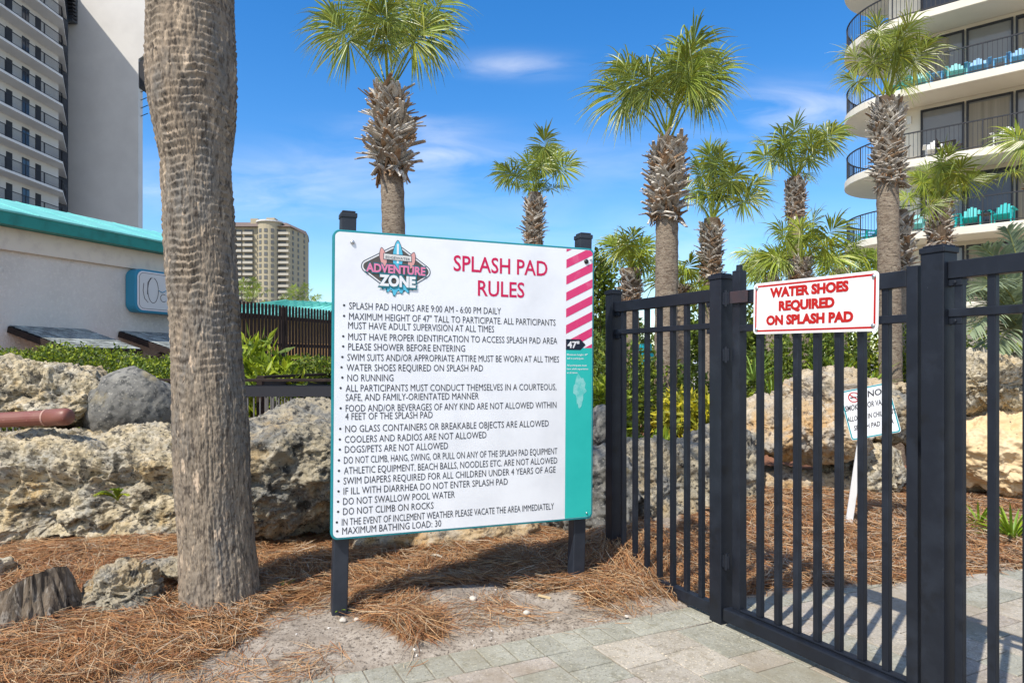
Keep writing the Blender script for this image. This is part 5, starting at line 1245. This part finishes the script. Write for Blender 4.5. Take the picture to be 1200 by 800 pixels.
# far beige tower
def far_tower():
    Y = 330.; k = Y/F; t = thing('apartment_tower', 'distant beige apartment tower with a brown hipped roof', 'building', (PX(310, Y), Y, 0))
    X = lambda px: PX(px, Y); Zp = lambda py: PZ(py, Y)
    mb = MB(); mb.obox((X(240), Y, 0), (X(340)-X(240), 0, 0), (0, 26, 0), (0, 0, Zp(266))); body = mb.build('body', m_tower, t)
    mb = MB(); mb.add([(X(340.02), Y+.2, 0), (PX(360.5, Y+14), Y+14, 0), (PX(361.5, Y+30), Y+30, 0), (X(340.02), Y+30, 0)]+[(X(340.02), Y+.2, Zp(267)), (PX(360.5, Y+14), Y+14, Zp(269)), (PX(361.5, Y+30), Y+30, Zp(269)), (X(340.02), Y+30, Zp(267))], [(0, 1, 5, 4), (1, 2, 6, 5), (2, 3, 7, 6), (3, 0, 4, 7), (4, 5, 6, 7)]); mb.build('side_wing', m_tower, t)
    fl = (Zp(266)-Zp(352))/12.6
    mb = MB(); mb.tube([(X(315), Y+1.5, 0), (X(315), Y+1.5, Zp(259.5))], 5.6, 24); bay = mb.build('round_bay', m_tower, t)
    mb = MB(); mb.tube([(X(315), Y+1.5, Zp(261)), (X(315), Y+1.5, Zp(259.3))], 6.4, 24); mb.build('bay_cornice', m_hotel, t)
    for (a, b, y0) in ((276, 284, -.5), (286.5, 297, -.5), (328, 339, -.5)):
        for f_ in range(14):
            z = Zp(268)-fl*(f_+1)
            mb = MB(); mb.box((X(a)+X(b))/2, Y-.2+.25, z+1.3, X(b)-X(a), .6, 2.0); mb.build('window', m_towerwin, t)
            mb = MB(); mb.box((X(a)+X(b))/2, Y-1.0, z-.1, X(b)-X(a)+.4, 1.9, .25); mb.box((X(a)+X(b))/2, Y-1.9, z+.45, X(b)-X(a)+.4, .12, .95); mb.build('balcony', m_towerbal, t)
    for f_ in range(14):
        z = Zp(268)-fl*(f_+1)
        mb = MB()
        for a in np.linspace(-62, 62, 5):
            an = R(a-90); mb.box(X(315)+5.56*math.cos(an), Y+1.5+5.56*math.sin(an), z+1.4, 1.5, .4, 1.7, an+math.pi/2)
        mb.build('bay_windows', m_towerwin, bay)
        for s in (.15, .45, .8):
            mb = MB(); mb.box(X(340.02)+(PX(360.5, Y+14)-X(340.02))*s, Y+.2+13.8*s-.1, z+1.4, .9, .5, 1.6, math.atan2(13.8, PX(360.5, Y+14)-X(340))); mb.build('wing_window', m_towerwin, t)
    mb = MB(); mb.obox((X(322.5), Y-.35, 0), (X(326)-X(322.5), 0, 0), (0, .34, 0), (0, 0, Zp(268))); mb.obox((X(340.5)-2, Y-.5, 0), (1.9, 0, 0), (0, .49, 0), (0, 0, Zp(268))); mb.build('pilaster', m_tower, t)
    mb = MB(); mb.obox((X(322), Y-.7, 0), (X(340.4)-X(322), 0, 0), (0, .18, 0), (0, 0, Zp(339))); mb.build('grey_base', m_tower2, t)
    mb = MB(); e = [(X(236), Y-2, Zp(266)), (X(342), Y-2, Zp(266.2)), (PX(361.5, Y+15), Y+15, Zp(270)), (PX(362.5, Y+32), Y+32, Zp(270)), (X(236), Y+32, Zp(266))]
    rd = [(X(262), Y+12, Zp(254.5)), (X(326), Y+12, Zp(255)), (X(344), Y+20, Zp(262))]
    mb.add(e+rd, [(0, 1, 6, 5), (1, 2, 7, 6), (2, 3, 7), (3, 4, 5, 6, 7), (4, 0, 5), (0, 4, 3, 2, 1)]); mb.build('roof', m_towerroof, t)
    for a, b, y in ((286, 295, 252), (305, 315, 251)):
        mb = MB(); mb.obox((X(a), Y+8, Zp(259)), (X(b)-X(a), 0, 0), (0, 5, 0), (0, 0, Zp(y)-Zp(259))); mb.build('chimney', m_tower, t)
far_tower()

# ------------------------------------------------------------------ curved hotel on the right
HS = Vector((.765, -.644, 0)).normalized(); HI = Vector((-HS.y, HS.x, 0)); HC = Vector((17.5, 29.1, 0)); HR = 3.0   # HI: into the building
def HP(s, dpt, z): p = HC+HS*s+HI*(dpt-HR); return Vector((p.x, p.y, z))
LEV = [6.52+2.84*k for k in range(-2, 7)]
def right_hotel():
    t = thing('balcony_hotel', 'cream hotel with curved balconies and dark railings on the right', 'building', HP(4, 3, 0))
    out = lambda g, s1=13: [(s1, g), (0, g)]+[((HR-g)*math.cos(a), HR+(HR-g)*math.sin(a)) for a in np.linspace(R(270), R(90), 28)[1:-1]]+[(0, 2*HR-g), (s1, 2*HR-g)]
    mb = MB(); o = HP(-1.05, 1.7, 0); mb.obox(o, HS*14, HI*9, (0, 0, 24.5)); mb.build('wall', m_cream, t)
    for k, z in enumerate(LEV):
        pl = out(0.); fr = HP(0, 0, 0)
        mb = MB(); mb.prism([(p[0], p[1]) for p in pl], HP(0, 0, z-.30), HS, HI, Vector((0, 0, 1)), .30); mb.build('balcony_slab', m_cream, t, bevel=.02)
        pr = out(.10, 12.9); path = [HP(p[0], p[1], z) for p in pr][:-1]
        mb = MB()
        for a, b in zip(path, path[1:]):
            mb.beam(a+Vector((0, 0, 1.06)), b+Vector((0, 0, 1.06)), .05, .045); mb.beam(a+Vector((0, 0, .09)), b+Vector((0, 0, .09)), .035, .03)
        acc = 0; nxt = 0; cnt = 0
        for a, b in zip(path, path[1:]):
            l = (b-a).length; 
            while nxt < acc+l:
                q = a+(b-a)*((nxt-acc)/l); w = .045 if cnt % 10 == 0 else .016
                mb.box(q.x, q.y, z+.56, w, w, 1.0, math.atan2(HS.y, HS.x)); nxt += .15; cnt += 1
            acc += l
        mb.build('railing', m_hotel_rail, t)
        if k < 1: continue
        zz = z+.06; hh = 2.30
        for j, s0 in enumerate((.15, 1.72, 3.29, 6.2, 7.77, 9.34)):
            mb = MB(); mb.obox(HP(s0, 1.66, zz), HS*1.5, HI*.06, (0, 0, hh)); w = mb.build('sliding_door', m_glass2 if (j+2*k) % 5 else m_glass, t)
            mb = MB()
            for a in (0, 1.5-.07): mb.obox(HP(s0+a, 1.60, zz), HS*.07, HI*.055, (0, 0, hh))
            mb.obox(HP(s0+.07, 1.60, zz+hh-.08), HS*1.36, HI*.055, (0, 0, .08)); mb.build('door_frame', m_hotel_rail, w)
            if (j*3+k) % 4 in (0, 2):
                mb = MB(); mb.obox(HP(s0+.08, 1.645, zz+1.05 if (j+k) % 2 else zz+.1), HS*(1.3 if j % 2 else .9), HI*.012, (0, 0, 1.12 if (j+k) % 2 else 2.05)); mb.build('curtain', m_curtain, w)
        mb = MB(); mb.obox(HP(-.35, 1.60, z+1.9), HS*.16, HI*.098, (0, 0, .32)); mb.build('wall_lamp', m_whitep, t)
right_hotel()

def make_chair(label, mat):
    t = thing('deck_chair', label, 'chair', (0, 0, 0), 'slatted armchairs on the hotel balconies')
    # faces -Y, origin on the floor
    mb = MB()
    for i in range(5): mb.obox((-.27, -.28+.11*i, .36-.028*i), (.54, 0, 0), (0, .095, -.02), (0, 0, .022))
    mb.build('seat', mat, t)
    mb = MB()
    for i in range(5):
        x = -.25+.105*i; h = .66-.05*abs(i-2)**1.5
        mb.obox((x, .24, .22), (.09, 0, 0), (0, .30*h, h), (0, .02, -.008))
    mb.obox((-.26, .30, .42), (.52, 0, 0), (0, .012, .07), (0, .02, -.006)); mb.build('backrest', mat, t)
    for s in (-1, 1):
        mb = MB(); mb.obox((s*.36-.065, -.34, .53), (.13, 0, 0), (0, .70, 0), (0, 0, .022)); mb.build('armrest', mat, t)
        mb = MB(); mb.obox((s*.30-.02, -.32, 0), (.04, 0, 0), (0, .09, 0), (0, 0, .53)); mb.build('leg', mat, t)
        mb = MB(); mb.obox((s*.30-.02, .26, 0), (.04, 0, 0), (0, .10, 0), (0, 0, .53)); mb.build('leg', mat, t)
    return t
def make_table(label, mat):
    t = thing('side_table', label, 'table', (0, 0, 0), 'small side tables on the hotel balconies')
    mb = MB(); mb.box(0, 0, .43, .45, .45, .03); mb.build('table_top', mat, t)
    for a in (-1, 1):
        for b in (-1, 1): mb = MB(); mb.box(a*.18, b*.18, .205, .045, .045, .41); mb.build('leg', mat, t)
    return t
def at_balcony(px, z, dep):
    lo, hi = -6., 12.
    for _ in range(40):
        m = (lo+hi)/2; p = HP(m, dep, z)
        if 600+F*p.x/p.y < px: lo = m
        else: hi = m
    return HP((lo+hi)/2, dep, z)
FACE = math.atan2(HS.y, HS.x)
src = {}
def put(kind, mat, px, lev, dep, rz, label):
    key = (kind, mat.name); p = at_balcony(px, LEV[lev], dep if dep > 2 else dep*.72)
    if key not in src:
        src[key] = (make_chair if kind == 'c' else make_table)(label, mat); o = src[key]; o.location = p; o.rotation_euler = (0, 0, FACE+rz)
    else: o = dup(src[key], p, FACE+rz, label)
put('c', m_turq, 1053, 4, 1.0, -.6, 'turquoise balcony chair half hidden behind the tall shaggy palm, upper row')
put('c', m_aqua, 1076, 4, .85, .1, 'pale aqua balcony chair nearest the tall shaggy palm')
put('t', m_sky, 1098, 4, .7, 0, 'blue side table between the two pale aqua chairs')
put('c', m_aqua, 1121, 4, .85, .2, 'pale aqua balcony chair right of the blue side table')
put('c', m_sky, 1146, 4, .85, .1, 'sky blue balcony chair in the middle of the upper row')
put('t', m_sky, 1172, 4, .7, 0, 'blue side table between the two sky blue chairs')
put('c', m_sky, 1196, 4, .85, .1, 'sky blue balcony chair cut by the right edge of the picture')
put('c', m_whitep, 1096, 3, .95, .2, 'white balcony chair on the middle balcony')
put('c', m_brownp, 1112, 3, 1.0, 1.4, 'dark brown balcony chair turned sideways on the middle balcony')
put('c', m_whitep, 1178, 3, .8, -.1, 'white seated balcony chair in front of the dark one')
put('c', m_brownp, 1180, 3, 1.25, -.1, 'dark brown balcony chair behind a white one on the middle balcony')
put('c', m_turq, 1116, 2, 1.1, 1.2, 'turquoise balcony chair turned sideways beside the young palm')
put('c', m_turq, 1138, 2, .85, .05, 'turquoise balcony chair left of the brown side table')
put('t', m_brownp, 1154, 2, .7, 0, 'brown side table between the two bright turquoise chairs')
put('c', m_turq, 1175, 2, .85, -.1, 'turquoise balcony chair right of the brown side table')
put('c', m_aqua, 1072, 2, .85, .1, 'pale aqua balcony chair on the lowest balcony behind the young palm')
put('c', m_turq, 1019, 2, 2.2, -.9, 'turquoise balcony chair at the curved end of the lowest balcony')

# ------------------------------------------------------------------ small things seen through the fence
def teal_board():
    p = Vector((PX(760, 18), 18, 0)); t = thing('wayfinding_sign', 'turquoise upright board seen through the short fence panel', 'sign', p)
    for z0, z1, dx in ((1.33, 1.66, 0), (1.72, 1.90, -.10), (1.22, 1.30, -.03)):
        mb = MB(); mb.box(p.x+dx, p.y, (z0+z1)/2, .36, .05, z1-z0); mb.build('board', M('bright turquoise', (.02, .50, .58), .5), t, bevel=.01)
    mb = MB(); mb.box(p.x, p.y+.06, .95, .09, .06, 1.9); mb.build('post', m_gray_post, t)
    p = Vector((PX(838, 18.5), 18.5, 0)); t = thing('wayfinding_sign', 'turquoise board half hidden by the hinge post', 'sign', p)
    mb = MB(); mb.box(p.x, p.y, 1.68, .34, .05, .34); mb.build('board', M('bright turquoise', (.02, .50, .58), .5), t, bevel=.01)
    mb = MB(); mb.box(p.x, p.y+.06, .95, .08, .06, 1.9); mb.build('post', m_gray_post, t)
teal_board()
def white_car():
    Y = 30.; X0 = PX(818, Y); t = thing('parked_car', 'white parked car far behind the short fence panel', 'car', (X0, Y, 0)); o = np.array((X0-1.6, Y, 0.))
    prof = [(0, .35), (.05, .8), (.9, .98), (1.5, 1.52), (3.2, 1.55), (4.0, 1.05), (4.35, .95), (4.4, .35)]
    mb = MB(); mb.prism(prof, o+np.array((0, .9, 0)), (1, 0, 0), (0, 0, 1), (0, -1, 0), 1.8); mb.build('body', m_carw, t, bevel=.06)
    mb = MB(); mb.prism([(1.1, 1.03), (1.58, 1.45), (2.3, 1.47), (2.3, 1.03)], o+np.array((0, -.905, 0)), (1, 0, 0), (0, 0, 1), (0, -1, 0), .01); mb.prism([(2.38, 1.03), (2.38, 1.47), (3.15, 1.48), (3.7, 1.05)], o+np.array((0, -.905, 0)), (1, 0, 0), (0, 0, 1), (0, -1, 0), .01); mb.build('side_window', m_glass, t)
    for x in (.85, 3.5):
        for y in (-.92, .75):
            mb = MB(); mb.tube([o+np.array((x, y, .33)), o+np.array((x, y+.2, .33))], .33, 20); w = mb.build('wheel', m_rubber, t)
            mb = MB(); mb.tube([o+np.array((x, y-.012, .33)), o+np.array((x, y, .33))], .2, 16); mb.build('rim', m_steel, w)
white_car()
def blue_cover():
    p = P(826, 512, 8.2); mb = MB(); t = thing('pump_cover', 'dark blue rounded cover on a black base beside the vivid yellow shrub', 'cover', (p.x, p.y, p.z-.25))
    mb.tube([p+Vector((0, 0, -.045)), p+Vector((0, 0, 0)), p+Vector((0, 0, .05)), p+Vector((0, 0, .075))], [.15, .15, .11, .02], 20); mb.build('lid', m_bluedark, t, smooth=True)
    mb = MB(); mb.tube([p+Vector((0, 0, -.6)), p+Vector((0, 0, -.05))], [.10, .10], 16); mb.build('base', m_rubber, t)
blue_cover()
# dead leaf, wood chip, pebbles on the soil
def small_bits():
    Y = F*(EYE-.06)/(657-425); x = PX(512, Y); z = gz(x, Y)+.045; mb = MB(); v = []
    for t_ in np.linspace(0, 1, 9):
        w = .017*math.sin(math.pi*min(1, t_*1.05))+.002; c = np.array((x-.06+.13*t_, Y+.02*math.sin(t_*3), z+.012*math.sin(t_*5)))
        v += [c+np.array((0, -w, .004)), c, c+np.array((0, w, .006))]
    f = [q for k in range(8) for q in ((3*k, 3*k+1, 3*k+4, 3*k+3), (3*k+1, 3*k+2, 3*k+5, 3*k+4))]
    tag(mb.add(v, f).build('dead_leaf', M('bleached leaf', (.50, .44, .34), .8), base=(x, Y, z)), 'bleached curled dead leaf on the shaded straw under the sign', 'leaf')
    Y = F*EYE/(708-425); x = PX(638, Y); mb = MB(); mb.beam((x-.035, Y+.02, gz(x, Y)+.014), (x+.035, Y-.02, gz(x, Y)+.010), .014, .010)
    tag(mb.build('wood_chip', M('pale wood', (.55, .42, .24), .8), base=(x, Y, gz(x, Y))), 'pale wood chip on the soil left of the right sign post', 'wood chip')
    for i, (px, py, s, lab) in enumerate(((554, 714, .022, 'tan pebble on bare soil below the middle of the sign'), (617, 725, .020, 'whitish pebble near the paving edge'), (402, 736, .020, 'pale pebble at the foot of the left sign post'), (418, 737, .017, 'pale pebble just right of the left sign post'), (500, 700, .015, 'small pale pebble beside the straw heap'))):
        Y = F*EYE/(py-425); x = PX(px, Y)
        rock('pebble', lab, (x, Y, gz(x, Y)+s*.45), (s, s*.85, s*.7), m_stone, 400+i, 3, 2.2, .2, .002, 0, 9, .001, 4, cat='pebble', group='pebbles on the sandy soil')
small_bits()
